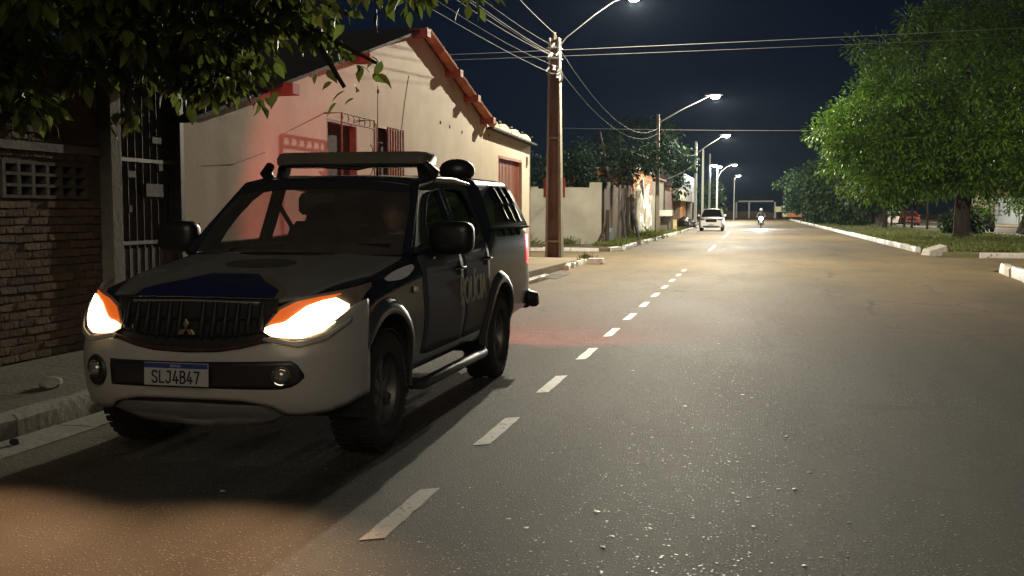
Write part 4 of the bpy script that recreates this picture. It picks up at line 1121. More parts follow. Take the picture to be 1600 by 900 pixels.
def lamp_head(parent, p, watts, col=LAMP_WHITE, sc=1.0, axis=(1, 0)):
    """LED lantern at the end of its arm: housing, lens, and the light it gives"""
    x, y, z = p
    b = MB()
    rows = []
    for (t, w, h) in ((-.36, .05, .05), (-.30, .10, .07), (-.05, .13, .09), (.22, .13, .07), (.30, .08, .05)):
        rows.append([(x + t * sc, y + w * sc * math.cos(a), z + .02 + h * sc * max(-.1, math.sin(a)) ) for a in np.linspace(0, 2 * math.pi, 12, endpoint=False)])
    b.grid(rows, close_v=True); b.add(rows[0], [tuple(range(12))]); b.add(rows[-1], [tuple(reversed(range(12)))])
    hd = b.build("lamp_head", galv, parent, 50)
    b = MB(); rows = [[(x + .03 * sc + .19 * sc * math.cos(p) * math.cos(a), y + .12 * sc * math.cos(p) * math.sin(a), z - .004 - .13 * sc * math.sin(p)) for a in np.linspace(0, 2 * math.pi, 18, endpoint=False)] for p in np.linspace(0, math.pi / 2 - .02, 7)]
    b.grid(rows, close_v=True); b.build("lens", led_glow, hd, 60)
    lantern_light(parent, (x + .05, y, z - .06 - .14 * sc), watts, col)

def utility_pole(name, label, base, h, lamp=None, watts=STREET_W, w0=.30, w1=.20, mat=None, recess=True, group="utility poles along the left kerb", armz=None):
    t = thing(name, label, "pole", base, group=group)
    mat = mat or pole_concrete
    b = MB(); b.tbox((0, 0, -.1), (w0 * .75, w0, 0), (0, 0, h), (w1 * .75, w1, 0)); b.build("shaft", mat, t, bevel=.01)
    return t

pole = thing("utility_pole", "stout red stained concrete pole at the street corner with cable brackets", "pole", (-5.8, 31.0, .05), group=None)
# double-T shaft: two pale flanges with a recessed red web facing the camera
H1 = 6.55
b = MB(); b.tbox((-.20, 0, -.1), (.075, .40, 0), (-.13, 0, H1), (.055, .28, 0)); b.build("flange", pole_concrete, pole, bevel=.008)
b = MB(); b.tbox((.225, 0, -.1), (.09, .40, 0), (.14, 0, H1), (.06, .29, 0)); b.build("flange", M_("pole_pale", (.15, .135, .10), .9, col2=(.22, .20, .155), scale=4, bump=.2), pole, bevel=.008)
b = MB(); b.tbox((.01, .05, -.1), (.35, .16, 0), (0, .03, H1 - .02), (.22, .10, 0)); b.build("web", pole_red, pole)
for z in (.55, 3.62, 6.3):
    s = 1 - .35 * z / H1
    b = MB(); b.box(-.185 * s, .205 * s, -.15 * s, .0, z - .03, z + .03); b.build("rib", pole_concrete, pole, bevel=.006)
b = MB(); b.box(-.36, .30, .19, .21, 1.86, 2.44); b.build("red_board", M_("red_board", (.24, .022, .02), .7, col2=(.34, .04, .035), scale=4), pole)
# cable hardware
hw = MB()
for z in (5.5, 5.95, 6.25): hw.tube([(-.2, -.16, z), (.22, -.16, z), (.22, .17, z), (-.2, .17, z), (-.2, -.16, z)], .015, 5)
for (x, z) in ((-.16, 5.6), (.18, 5.58), (-.1, 6.0), (.14, 6.05), (.0, 6.3)): hw.tube([(x, -.18, z), (x + .05, -.32, z + .05), (x - .03, -.36, z - .05)], .03, 6)
hw.build("bracket", galv, pole, 60)
for (x, y, z) in ((.14, -.26, 5.42), (-.05, -.24, 6.02), (.02, -.22, 5.66)):
    ins = MB(); ins.lathe([(0, -.07), (.05, -.07), (.06, -.05), (.03, -.02), (.03, .02), (.06, .05), (.05, .07), (0, .07)], 12, 'z', (x, y, z))
    ins.build("insulator", M_("porcelain", (.6, .6, .56), .25, var=.05), pole, 50)
lp = MB()
for k in range(3):
    lp.tube([(.16 + .10 * math.cos(a) + .02 * k, -.22 - .02 * k, 5.40 + (.16 + .02 * k) * math.sin(a)) for a in np.linspace(0, 2 * math.pi, 18)], .012, 5)
lp.build("cable_loop", cable_mat, pole, 60)
b = MB(); b.tube([(.05, -.1, 6.15), (.35, -.05, 6.55), (1.2, .0, 7.20), (1.75, 0, 7.55), (2.05, 0, 7.64)], .022, 8); b.build("lamp_arm", iron_dark, pole, 60)
b = MB(); b.tube([(.0, -.02, 6.5), (0, 0, 6.72)], [.06, .05], 8); b.build("top_stub", pole_concrete, pole, 60)
lamp_head(pole, (2.32, 0, 7.64), STREET_W)
pole2 = utility_pole("utility_pole", "slim pole with long lamp arm beside the white tarpaulin", (-5.45, 62, .1), 7.0, w0=.34, w1=.22, mat=M_("pole_dark", (.06, .055, .045), .9, col2=(.12, .11, .09), scale=3))
b = MB(); b.box(-.05, .12, -.19, -.155, .1, 2.3); b.build("painted_base", M_("pale_base", (.3, .27, .22), .9, var=.15), pole2)
b = MB(); b.tube([(.05, 0, 6.55), (1.4, 0, 7.3), (2.9, 0, 8.0)], .035, 8); b.build("lamp_arm", galv, pole2, 60); lamp_head(pole2, (3.2, 0, 8.02), STREET_W, sc=1.5)
pole3 = utility_pole("utility_pole", "pale tapered pole with lamp arm rising behind the parked white car", (-4.85, 92.5, .1), 7.4, w0=.36, w1=.24, mat=M_("pole_pale3", (.34, .36, .36), .9, var=.12))
b = MB(); b.tube([(.05, 0, 6.4), (1.2, 0, 7.2), (2.25, 0, 7.85)], .035, 8); b.build("lamp_arm", galv, pole3, 60); lamp_head(pole3, (2.5, 0, 7.9), STREET_W, sc=1.6)
cl = MB()
for i in range(5):
    cl.tube([(-.1, 0, 5.3 + .2 * i), (-2.0, 2, 4.4 + .25 * i), (-5, 5, 4.8 + .3 * i)], .03, 5)
cl.build("cable_loop", cable_mat, pole3, 60)
for i, (y, x, h, lb) in enumerate(((108, -4.95, 7.6, "fourth pale pole in the row past the parked white car"), (124, -4.9, 8.0, "fifth pale pole with a lantern added for the light reflected on its shaft"), (150, -4.9, 7.4, "farthest pole with a curved lamp arm"))):
    t = utility_pole("utility_pole", lb, (x, y, .1), h, w0=.34, w1=.24, mat=M_("pole_pale3", (.34, .36, .36)))
    if i == 1: lamp_head(t, (.45, -.1, 6.7), STREET_W * .5, (.8, .93, 1.0), sc=1.6)  # lantern added in place of light reflected by the shaft
    if i == 2:
        b = MB(); b.tube([(0, 0, 5.9), (.5, 0, 6.9), (1.3, 0, 7.6), (2.1, 0, 7.85)], .05, 8); b.build("lamp_arm", galv, t, 60); lamp_head(t, (2.3, 0, 7.85), STREET_W * .8, sc=1.8)
        lamp_head(t, (.35, -4, 7.45), STREET_W * .8, sc=1.8)
        b = MB(); b.tube([(0, 0, 7.3), (.35, -4, 7.5)], .04, 6); b.build("lamp_arm", galv, t, 60)
t = utility_pole("utility_pole", "last lamp post in the distance over the road", (-3.0, 176, 0), 6.9, w0=.28, w1=.2, mat=M_("pole_pale3", (.34, .36, .36)))
b = MB(); b.tube([(0, 0, 6.7), (.5, 0, 7.3)], .05, 8); b.build("lamp_arm", galv, t, 60); lamp_head(t, (.6, 0, 7.3), STREET_W * .6, sc=1.8)
# lamps assumed from the light on the far carriageway, unseen behind the tree crowns
for i, (x, y, lb) in enumerate(((23.2, 66, "assumed lamp post across the median hidden by the mango crown"), (23.2, 112, "assumed lamp post by the row houses behind the median trees"))):
    t = utility_pole("utility_pole", lb, (x, y, .1), 7.0, w0=.28, w1=.2, group="assumed lamp posts of the far carriageway", mat=pole_concrete)
    b = MB(); b.tube([(0, 0, 6.6), (-1.2, 0, 7.2), (-1.8, 0, 7.3)], .04, 8); b.build("lamp_arm", galv, t, 60); lamp_head(t, (-2.05, 0, 7.3), STREET_W * .9)

def cable(name, label, a, c, sag, r=.012, group="overhead cables", n=18):
    a, c = Vector(a), Vector(c); pts = []
    for i in range(n + 1):
        t = i / n; p = a.lerp(c, t); p.z -= 4 * sag * t * (1 - t); pts.append(p)
    b = MB(); b.tube(pts, r * .5, 5); o = b.build(name, cable_mat, None, 60); return tag(o, label, "cable", group)
PT = (-5.78, 30.8)
cable("overhead_cable", "lowest overhead cable crossing the gable from the corner pole", (*PT, 5.52), (-4.9, -4, 4.95), .35, .013)
for i, (z, x2, z2, lb) in enumerate(((6.05, -4.15, 5.35, "first of the bundled cables rising left from the corner pole"), (6.10, -4.05, 5.42, "second of the bundled cables from the corner pole"), (6.02, -4.25, 5.28, "third of the bundled cables from the corner pole"), (6.3, -3.9, 5.6, "thin upper cable of the corner pole bundle"), (5.75, -4.35, 5.35, "thin lower cable of the corner pole bundle"))):
    cable("overhead_cable", lb, (PT[0] + .03 * i, PT[1], z), (x2, -4, z2), .45 + .05 * i, .011 if i < 3 else .007)
cable("overhead_cable", "high cable over the corner pole top", (-5.75, 30.9, 6.7), (-3.35, -4, 6.1), .4, .012)
cable("overhead_cable", "slack cable from the corner pole to the slim pole", (-5.6, 31.1, 6.2), (-5.45, 61.8, 6.3), 1.05, .018)
cable("overhead_cable", "second slack cable between corner pole and slim pole", (-5.6, 31.1, 5.6), (-5.45, 61.8, 6.0), .95, .012)
cable("overhead_cable", "cable strung from the slim pole to the pale pole", (-5.4, 62, 6.6), (-4.85, 92, 6.4), .8, .02)
cable("overhead_cable", "upper cable crossing high over the junction", (-30, 34.4, 6.75), (24, 33.4, 7.15), .22, .014)
cable("overhead_cable", "lower cable crossing high over the junction", (-30, 33.0, 6.45), (24, 34.6, 7.0), .22, .010)
cable("overhead_cable", "cable crossing the road by the second lamp", (-12, 66, 6.75), (26, 66, 6.3), .25, .026)
cable("overhead_cable", "service cable hanging to the tree above the hut", (-5.4, 62, 5.6), (-8.6, 60, 5.1), .25, .02)
cable("overhead_cable", "service cable from the pale pole to the shop roof", (-4.85, 92.4, 5.6), (-7.2, 84, 3.9), .2, .03)

# ------------------------------------------------------------------ people
def skin_body(name, joints, bones, mats, assign, parent=None, head=None, face=(0, -1, 0), root="pelvis", loc=None):
    """one continuous body grown round a skeleton, head joined on"""
    me = bpy.data.meshes.new(name); keys = list(joints)
    me.from_pydata([joints[k][0] for k in keys], [(keys.index(a), keys.index(c)) for a, c in bones], [])
    o = bpy.data.objects.new(name, me); link(o)
    bm = bmesh.new(); bm.from_mesh(me); ly = bm.verts.layers.skin.verify(); bm.verts.ensure_lookup_table()
    for i, k in enumerate(keys):
        r = joints[k][1]; bm.verts[i][ly].radius = r if isinstance(r, tuple) else (r, r); bm.verts[i][ly].use_root = (k == root)
    bm.to_mesh(me); bm.free()
    o.modifiers.new("skin", 'SKIN').use_smooth_shade = True
    s = o.modifiers.new("sub", 'SUBSURF'); s.levels = 2; s.render_levels = 2
    full = applied(o); bpy.data.objects.remove(o)
    bm = bmesh.new(); bm.from_mesh(full)
    hv = []
    if head:
        c, rad = Vector(head[0]), head[1]
        fwd = Vector(face).normalized(); up = Vector((0, 0, 1)); up = (up - fwd * up.dot(fwd)).normalized(); rt = fwd.cross(up)
        nu, nv = 28, 20; rows = []
        for j in range(nv + 1):
            ph = math.pi * j / nv; row = []
            for i in range(nu):
                th = 2 * math.pi * i / nu
                x, y, z = math.sin(ph) * math.sin(th), math.sin(ph) * math.cos(th), math.cos(ph)
                w = .78 * (1 - .22 * max(0, -z) ** 1.3); f = .92 * (1 - .12 * max(0, -z))
                px, py, pz = x * w, y * f, z * 1.12
                if y > .3:
                    px0 = px / .78
                    py += .20 * math.exp(-(px0 / .13) ** 2 - ((z + .12) / .16) ** 2)           # nose
                    py += .05 * math.exp(-(px0 / .45) ** 2 - ((z - .22) / .10) ** 2)           # brow
                    py -= .09 * (math.exp(-((px0 - .33) / .14) ** 2 - ((z - .06) / .10) ** 2) + math.exp(-((px0 + .33) / .14) ** 2 - ((z - .06) / .10) ** 2))
                    py += .05 * math.exp(-(px0 / .22) ** 2 - ((z + .42) / .07) ** 2)           # lips
                    py += .08 * math.exp(-(px0 / .25) ** 2 - ((z + .74) / .14) ** 2)           # chin
                if abs(abs(x) - 1) < .12 and abs(z) < .25: px *= 1.10                            # ears
                row.append(bm.verts.new(c + (rt * px + fwd * py + up * pz) * rad))
            rows.append(row); hv += row
        for j in range(nv):
            for i in range(nu):
                bm.faces.new((rows[j][i], rows[j][(i + 1) % nu], rows[j + 1][(i + 1) % nu], rows[j + 1][i]))
        bmesh.ops.remove_doubles(bm, verts=rows[0] + rows[-1], dist=1e-6)
    bmesh.ops.recalc_face_normals(bm, faces=bm.faces)
    out = bpy.data.meshes.new(name); bm.to_mesh(out); bm.free(); out.materials.clear()
    for m in mats: out.materials.append(m)
    for p in out.polygons: p.material_index = assign(p.center)
    finish(out, 180)
    o = bpy.data.objects.new(name, out); link(o, parent, loc)
    return o

def hand(j, bones, wrist, pre, d, side, curl):
    """palm and five bent fingers reaching from a wrist along d"""
    w = Vector(joints_pos(j, wrist)); d = Vector(d).normalized(); s = Vector(side).normalized(); c = Vector(curl).normalized()
    j[pre + "palm"] = (tuple(w + d * .075), (.034, .018)); bones.append((wrist, pre + "palm"))
    for i, (off, ln) in enumerate(((-.030, .066), (-.010, .076), (.010, .072), (.028, .056))):
        k = pre + "f%d" % i
        p1 = w + d * .095 + s * off; p2 = p1 + d * ln * .5 + c * .014; p3 = p2 + (d * .3 + c).normalized() * ln * .5
        j[k + "a"] = (tuple(p1), .010); j[k + "b"] = (tuple(p2), .009); j[k + "c"] = (tuple(p3), .0075)
        bones += [(pre + "palm", k + "a"), (k + "a", k + "b"), (k + "b", k + "c")]
    p1 = w + d * .03 - s * .035; p2 = p1 + (d - s * .6).normalized() * .035 + c * .02
    j[pre + "t1"] = (tuple(p1), .012); j[pre + "t2"] = (tuple(p2), .0095); bones += [(wrist, pre + "t1"), (pre + "t1", pre + "t2")]

def joints_pos(j, k): return j[k][0]

# ------------------------------------------------------------------ police pickup (front faces the camera; local y runs to the rear)
TX, TY = -3.1, 6.19
truck = thing("police_pickup", "dark police pickup with white front bumper and lit headlamps parked at the kerb", "pickup", (TX, TY, 0))

SY = [-.72, -.55, -.25, .10, .45, .80, 1.5, 2.62, 2.78, 3.5, 4.2, 4.36]
SP = dict(xw=[.80, .845, .885, .895, .90, .90, .90, .90, .90, .90, .895, .865],
          zt=[1.00, 1.045, 1.105, 1.155, 1.195, 1.215, 1.225, 1.25, 1.335, 1.335, 1.335, 1.335],
          ze=[.975, 1.01, 1.06, 1.105, 1.15, 1.205, 1.22, 1.245, 1.33, 1.33, 1.33, 1.33],
          xe=[.70, .755, .785, .795, .81, .835, .845, .85, .855, .855, .85, .82],
          zs=[.88, .93, .97, 1.01, 1.04, 1.06, 1.08, 1.10, 1.13, 1.13, 1.13, 1.13],
          xs=[.77, .82, .865, .88, .885, .885, .885, .885, .885, .885, .88, .85],
          zb=[.50, .46, .42, .40, .40, .40, .40, .40, .44, .48, .52, .55])
def par(k, y): return float(pchip(SY, SP[k], [y])[0])
def section(y):
    q = {k: par(k, y) for k in SP}
    w = q['xw']
    return [(0, q['zb']), (w - .16, q['zb']), (w - .06, q['zb'] + .015), (w - .028, .56), (w - .004, .70), (w, .80), (w - .008, .92), (q['xs'], q['zs']), (q['xe'] + .010, q['ze'] - .028), (q['xe'], q['ze']), (q['xe'] * .8, q['ze'] + (q['zt'] - q['ze']) * .55), (q['xe'] * .45, q['zt'] - .006), (0, q['zt'])]
def dens(sec):
    s = np.array(sec); t = np.arange(len(s)); tq = np.linspace(2, len(s) - 1, 34)
    x = pchip(t, s[:, 0], tq); z = pchip(t, s[:, 1], tq)
    return [tuple(s[0]), tuple(s[1])] + list(zip(x, z))
def side_x(y, z):
    s = np.array(dens(section(y)))[2:24]
    o = np.argsort(s[:, 1]); return float(np.interp(z, s[o, 1], s[o, 0]))
def hood_z(x, y):
    s = np.array(dens(section(y)))[18:]
    o = np.argsort(s[:, 0]); return float(np.interp(abs(x), s[o, 0], s[o, 1]))

b = MB(); ys = np.concatenate([np.linspace(-.45, .8, 18), np.linspace(.95, 2.6, 10), [2.62, 2.70, 2.78], np.linspace(2.95, 4.2, 9), [4.28, 4.34, 4.36]])
rows = []
for y in ys:
    h = dens(section(y)); rows.append([(x, y, z) for x, z in h] + [(-x, y, z) for x, z in reversed(h[1:-1])])
b.grid(rows, close_v=True); b.add(rows[0], [tuple(range(len(rows[0])))]); b.add(rows[-1], [tuple(reversed(range(len(rows[0]))))])
body = b.build("body", navy, truck, 32)
cutters = []
for wy in (0, 3.0):
    for s in (-1, 1):
        c = MB(); c.lathe([(0, .56), (.455, .56), (.455, 1.05), (0, 1.05)], 40, 'x', (0, wy, .40)); co = c.build("cutter", navy)
        if s < 0: co.scale = (-1, 1, 1)
        co.location = (TX, TY, 0); cutters.append(co)
c = MB(); c.box(-.775, .775, .66, 2.56, .60, 1.6); co = c.build("cutter", navy); co.location = (TX, TY, 0); cutters.append(co)
bpy.context.view_layer.update()
boolean_cut(body, cutters); finish(body.data, 32)
# dark liners in the wheel wells
for wy in (0, 3.0):
    for s in (-1, 1):
        c = MB(); a = np.linspace(-.25, math.pi + .25, 24)
        c.grid([[(s * x, wy + .452 * math.cos(t), .40 + .452 * math.sin(t)) for t in a] for x in (.565, .875)])
        c.add([(s * .566, wy + .452 * math.cos(t), .40 + .452 * math.sin(t)) for t in a], [tuple(range(24))]); c.build("wheel_well", matte_black, truck)

# --- front: bumper shell follows a curved plan
PLX = [0, .25, .5, .66, .78, .855, .893, .905]; PLY = [-.885, -.878, -.842, -.782, -.69, -.585, -.47, -.36]
def plan_y(x): return float(pchip(PLX, PLY, [abs(x)])[0])
def plan(s):
    """point at arc position s in [-1,1]"""
    u = abs(s); n = np.linspace(0, 1, 80)
    px = pchip(np.linspace(0, 1, 8), PLX, n); py = pchip(np.linspace(0, 1, 8), PLY, n)
    return math.copysign(float(np.interp(u, n, px)), s) if s else 0.0, float(np.interp(u, n, py))
def bump_in(z):  # how far the skin steps back at height z
    return float(np.interp(z, [.30, .36, .42, .50, .60, .68, .74, .80, .90, 1.02], [.11, .055, .025, .008, .0, .003, .018, .03, .045, .06]))
def skin_pt(s, z, off=0.0):
    x, y = plan(s); k = bump_in(z) * (1 - .8 * min(1, abs(s) / .95) ** 3) - off
    nx, ny = (x / .9) * .55, -1.0 if abs(x) < .8 else -.6
    l = math.hypot(nx, ny); return (x - nx / l * k, y - ny / l * k, z)
def s_of_x(x):
    n = np.linspace(0, 1, 200); px = pchip(np.linspace(0, 1, 8), PLX, n); return math.copysign(float(np.interp(abs(x), px, n)), x)
def patch(name, mat, parent, xs, ztop, zbot, off, nz=8, sm=50, solid=.0, n=None):
    """a strip of the front skin between two height curves given over x"""
    xs = np.array(xs); ss = np.linspace(s_of_x(xs[0]), s_of_x(xs[-1]), n or 24); rows = []
    for s in ss:
        x = plan(s)[0]; a, c = float(np.interp(x, xs, zbot)), float(np.interp(x, xs, ztop))
        rows.append([skin_pt(s, a + (c - a) * k / nz, off) for k in range(nz + 1)])
    b = MB(); b.grid(rows); return b.build(name, mat, parent, sm, solid=solid)

bx = [-.905, -.893, -.86, -.78, -.66, -.58, -.5, -.35, -.2, 0, .2, .35, .5, .58, .66, .78, .86, .893, .905]
btop = [.985, .97, .925, .85, .80, .795, .775, .735, .712, .705, .712, .735, .775, .795, .80, .85, .925, .97, .985]
bbot = [.43, .415, .385, .355, .34, .345, .40, .435, .44, .44, .44, .435, .40, .345, .34, .355, .385, .415, .43]
bumper = patch("front_bumper", white_paint, truck, bx, btop, bbot, 0, 14, 40, .02, 60)
# dark intake strip, pointed at its outer end
patch("intake", black_plastic, bumper, [-.50, -.45, 0, .55, .625, .67], [.655, .655, .655, .668, .668, .59], [.505, .505, .508, .508, .525, .57], .006, 6, 40, .012)
for (x0, x1, dz) in ((-.695, -.545, 0),):
    sx = s_of_x(-.62); cx, cy, cz = skin_pt(sx, .578, .004)
    c = MB(); c.lathe([(.078, 0), (.085, -.008), (.092, 0)], 28, 'y'); rg = c.build("fog_recess", black_plastic, bumper, 40, loc=(cx, cy, cz), rot=(0, 0, -.42))
    c = MB(); c.lathe([(0, -.004), (.05, -.004), (.088, .0), (.088, .02), (0, .02)], 28, 'y'); c.build("fog_bezel", matte_black, bumper, 40, loc=(cx, cy, cz), rot=(0, 0, -.42))
for x in (-.615, .555):
    cx, cy, cz = skin_pt(s_of_x(x), .585, .014); rz = -.42 if x < 0 else .34
    c = MB(); c.lathe([(0, -.03), (.018, -.028), (.034, -.02), (.043, -.004), (.047, .012)], 24, 'y'); fl = c.build("fog_lamp", M_("fog_glass", (.30, .29, .26), .08, metal=.6, var=.1, scale=30), bumper, 40, loc=(cx, cy, cz), rot=(0, 0, rz))
    c = MB(); c.lathe([(.046, -.006), (.052, -.008), (.054, .012)], 24, 'y'); c.build("rim", chrome, fl, 40)
# lower valance and skid plate
patch("lower_slot", matte_black, bumper, [-.56, -.46, 0, .46, .56], [.405, .438, .444, .438, .405], [.36, .41, .418, .41, .36], -.02, 3, 40, .02)
patch("skid_plate", skid_grey, truck, [-.60, -.46, 0, .46, .60], [.37, .415, .425, .415, .37], [.36, .285, .265, .285, .36], -.03, 5, 40, .02)
# headlamp pods: white ledges below each lamp
# --- grille
gp = MB(); rows = []
gx = np.linspace(-.50, .50, 41)
def g_bot(x): return float(np.interp(abs(x), [0, .2, .35, .5, .60], [.708, .715, .738, .778, .81]))
def g_top(x): return 1.005 - .012 * (abs(x) / .6) ** 2
for x in gx:
    y = plan_y(x); rows.append([(x, y + .055 + .05 * t, g_bot(x) - .01 + (g_top(x) - g_bot(x) + .02) * t) for t in np.linspace(0, 1, 8)])
gp.grid(rows); grille = gp.build("grille", matte_black, truck, 40, solid=.02)
def gpoint(x, z, off):
    t = (z - g_bot(x)) / (g_top(x) - g_bot(x)); return (x, plan_y(x) + .055 + .05 * t - off, z)
for k in range(13):
    x = -.42 + .07 * k
    if abs(x) < .06: continue
    c = MB(); zt_, zb_ = g_top(x) - .02, g_bot(x) + .075
    c.tube([gpoint(x, zt_, .002), gpoint(x, (zt_ + zb_) / 2, .012), gpoint(x, zb_ + .02, .022), gpoint(x, zb_ - .01, .012)], [.014, .019, .021, .006], 6); c.build("grille_tooth", M_("satin_black", (.012, .012, .013), .5, spec=.25, var=.1), grille, 60)
for zf, rr in ((.30, .011), (.62, .009)):
    c = MB(); c.tube([gpoint(x, g_bot(x) + (g_top(x) - g_bot(x)) * zf, .012) for x in np.linspace(-.44, .44, 25)], rr, 6); c.build("grille_bar", M_("satin_black", (.012, .012, .013)), grille, 60)
c = MB(); c.tube([(x, plan_y(x) + .095, g_top(x) + .012) for x in np.linspace(-.49, .49, 31)], .006, 6); c.build("chrome_strip", chrome, grille, 60)
c = MB(); c.tube([(x, plan_y(x) + .030, g_bot(x) + .012) for x in np.linspace(-.50, .50, 31)], .014, 6); c.build("lower_trim", M_("dark_red_trim", (.05, .02, .018), .35, var=.2), grille, 60)
# three-diamond emblem
for k, ang in enumerate((90, 210, 330)):
    a = R(ang); d = .062; c = MB()
    p = [(0, 0), (d * .58 * math.cos(a + R(30)), d * .58 * math.sin(a + R(30))), (d * math.cos(a), d * math.sin(a)), (d * .58 * math.cos(a - R(30)), d * .58 * math.sin(a - R(30)))]
    c.poly([p], lambda u, v, t: (u, -.872 + t, .838 + v), .022); c.build("emblem_diamond", M_("emblem_metal", (.40, .30, .22), .25, metal=.8, var=.1), grille, bevel=.003)

# --- headlamps wrap round the corners
def lamp_patch(name, mat, parent, s, xs, zt, zb, off, nz=6, sm=60, solid=0):
    xs = np.array(xs); ss = np.linspace(s_of_x(xs[0]), s_of_x(xs[-1]), 22); rows = []
    for q in ss:
        x, y = plan(q); a, c = float(np.interp(x, xs, zb)), float(np.interp(x, xs, zt))
        row = []
        for k in range(nz + 1):
            z = a + (c - a) * k / nz
            px, py, _ = skin_pt(q, .80, off); lean = .10 * (z - .80) / .2
            row.append((s * (px - .02 * max(0, z - .9) / .1 * min(1, max(0, (px - .6) / .28))), py + lean, z))
        rows.append(row)
    m = MB(); m.grid(rows); return m.build(name, mat, parent, sm, solid=solid)
for s in (-1, 1):
    hl = lamp_patch("headlamp", M_("lamp_bowl", (.18, .15, .12), .35, var=.2, scale=15), truck, s, [.455, .50, .60, .72, .82, .88, .9045], [.86, .955, 1.005, 1.03, 1.045, 1.06, 1.075], [.825, .80, .785, .79, .84, .93, 1.05], .004)
    lamp_patch("turn_signal", amber, hl, s, [.47, .52, .60, .72, .82], [.872, .945, .99, 1.015, 1.028], [.85, .865, .905, .985, 1.022], .010)
    lamp_patch("light_unit", head_glow, hl, s, [.458, .50, .56, .60, .66, .74, .80, .85], [.85, .868, .878, .915, .965, .995, 1.005, .965], [.828, .806, .80, .797, .792, .82, .87, .945], .016)
    lamp_patch("lamp_brow", white_paint, hl, s, [.46, .56, .66, .78, .86], [.80, .792, .775, .815, .90], [.785, .765, .745, .785, .872], .03, 3, solid=.01)
    p0 = (s * .66, -.80, .90)
    spot("head_light", truck, p0, (s * .66 - .2, -4.8, .2), 190.0, (1.0, .56, .29), 110, 1.0, .07)

# --- hood, with film graphics
rows = []
for v in np.linspace(0, 1, 26):
    row = []
    for u in np.linspace(-1, 1, 33):
        x = u * (.62 + .17 * min(1, v * 2.2)); y0 = plan_y(x * .93) + .10 + .11 * min(1, max(0, (abs(x) - .40) / .18)); y = y0 + (.50 + .08 * u * u - y0) * v
        z = max(hood_z(min(abs(x), .78), max(y, -.7)), 0) + .014 - .022 * (1 - v) ** 8
        if y < -.6: z = min(z, 1.0 + .014 + (y + .75) * .22)
        z += .012 * math.exp(-((abs(x) - .42) / .10) ** 2) * min(1, v * 3)
        row.append((x, y, z))
    rows.append(row)
HROWS = rows
b = MB(); b.grid(rows); hood = b.build("hood", hood_paint, truck, 50, solid=.018)
def hood_film(name, mat, halfw, v0, v1, off, n=22):
    b = MB(); rr = []
    for v in np.linspace(v0, v1, n):
        w = halfw(v); row = []
        for u in np.linspace(-w, w, 21):
            iu = (u + 1) / 2 * 32; iv = v * 25; i0, j0 = min(int(iv), 24), min(int(iu), 31); a, c = iv - i0, iu - j0
            p = [(np.array(HROWS[i0][j0]) * (1 - a) * (1 - c) + np.array(HROWS[i0 + 1][j0]) * a * (1 - c) + np.array(HROWS[i0][j0 + 1]) * (1 - a) * c + np.array(HROWS[i0 + 1][j0 + 1]) * a * c)][0]
            row.append((p[0], p[1], p[2] + off))
        rr.append(row)
    b.grid(rr); return b.build(name, mat, hood, 60)
hood_film("hood_graphic", decal_gold, lambda v: float(np.interp(v, [0, .10, .30, .36], [.80, .74, .44, .30])), .012, .36, .0025)
hood_film("hood_graphic", decal_blue, lambda v: float(np.interp(v, [0, .12, .28, .40], [.72, .66, .36, .20])), .012, .40, .005)
hood_film("hood_graphic", M_("grey_film", (.07, .065, .055), .5, var=.3, scale=10), lambda v: .30 * math.sqrt(max(.0004, 1 - ((v - .66) / .12) ** 2)), .541, .779, .004)
c = MB(); c.grid([[(x, .40 + .20 * (x / .8) ** 2 + dy, 1.195 + dz - .03 * (x / .8) ** 2) for x in np.linspace(-.80, .80, 21)] for dy, dz in ((.0, .02), (.09, .03), (.20, .015))]); c.build("cowl", black_plastic, truck, 60, solid=.01)
for x0 in (-.45, .15):
    c = MB(); c.tube([(x0, .50, 1.235), (x0 + .25, .58, 1.275), (x0 + .55, .60, 1.275)], .008, 5); c.build("wiper", matte_black, truck, 60)

# --- greenhouse
def gx_(z): return .853 - .175 * (z - 1.22) / .50
rows = []
for v in np.linspace(0, 1, 14):
    row = []
    for u in np.linspace(-1, 1, 25):
        xb, xt = .80 * u, .655 * u
        yb, yt = .44 + .19 * u * u, 1.13 + .11 * u * u
        zb_, zt_ = 1.205 + .0 * u * u, 1.735 - .035 * u * u
        row.append((xb + (xt - xb) * v, yb + (yt - yb) * v - .03 * math.sin(math.pi * v), zb_ + (zt_ - zb_) * v + .02 * math.sin(math.pi * v)))
    rows.append(row)
b = MB(); b.grid(rows); b.build("windscreen", screen_glass, truck, 179)
b = MB(); b.grid([[(p[0], p[1] - .004, p[2] + .003) for p in r] for r in rows[-3:]]); b.build("screen_band", matte_black, truck, 60)
rows = []
for y in np.linspace(1.10, 2.72, 15):
    zc = float(pchip([1.10, 1.4, 1.9, 2.4, 2.72], [1.735, 1.775, 1.79, 1.785, 1.765], [y])[0]); row = []
    for u in np.linspace(-1, 1, 25):
        yy = y + (.11 * u * u) * (1 - (y - 1.10) / 1.62); x = .672 * u
        row.append((x, yy, zc - .022 * u * u - .028 * abs(u) ** 9))
    rows.append(row)
ROOF = rows
b = MB(); b.grid(rows); b.build("roof", navy, truck, 60, solid=.03)
outer_s = [(.64, 1.21), (.95, 1.45), (1.24, 1.675), (1.5, 1.715), (1.9, 1.735), (2.3, 1.73), (2.62, 1.715), (2.72, 1.55), (2.78, 1.30), (2.70, 1.23), (1.7, 1.205)]
w1 = [(1.00, 1.265), (1.06, 1.36), (1.17, 1.47), (1.33, 1.585), (1.46, 1.645), (1.72, 1.675), (1.735, 1.45), (1.735, 1.275)]
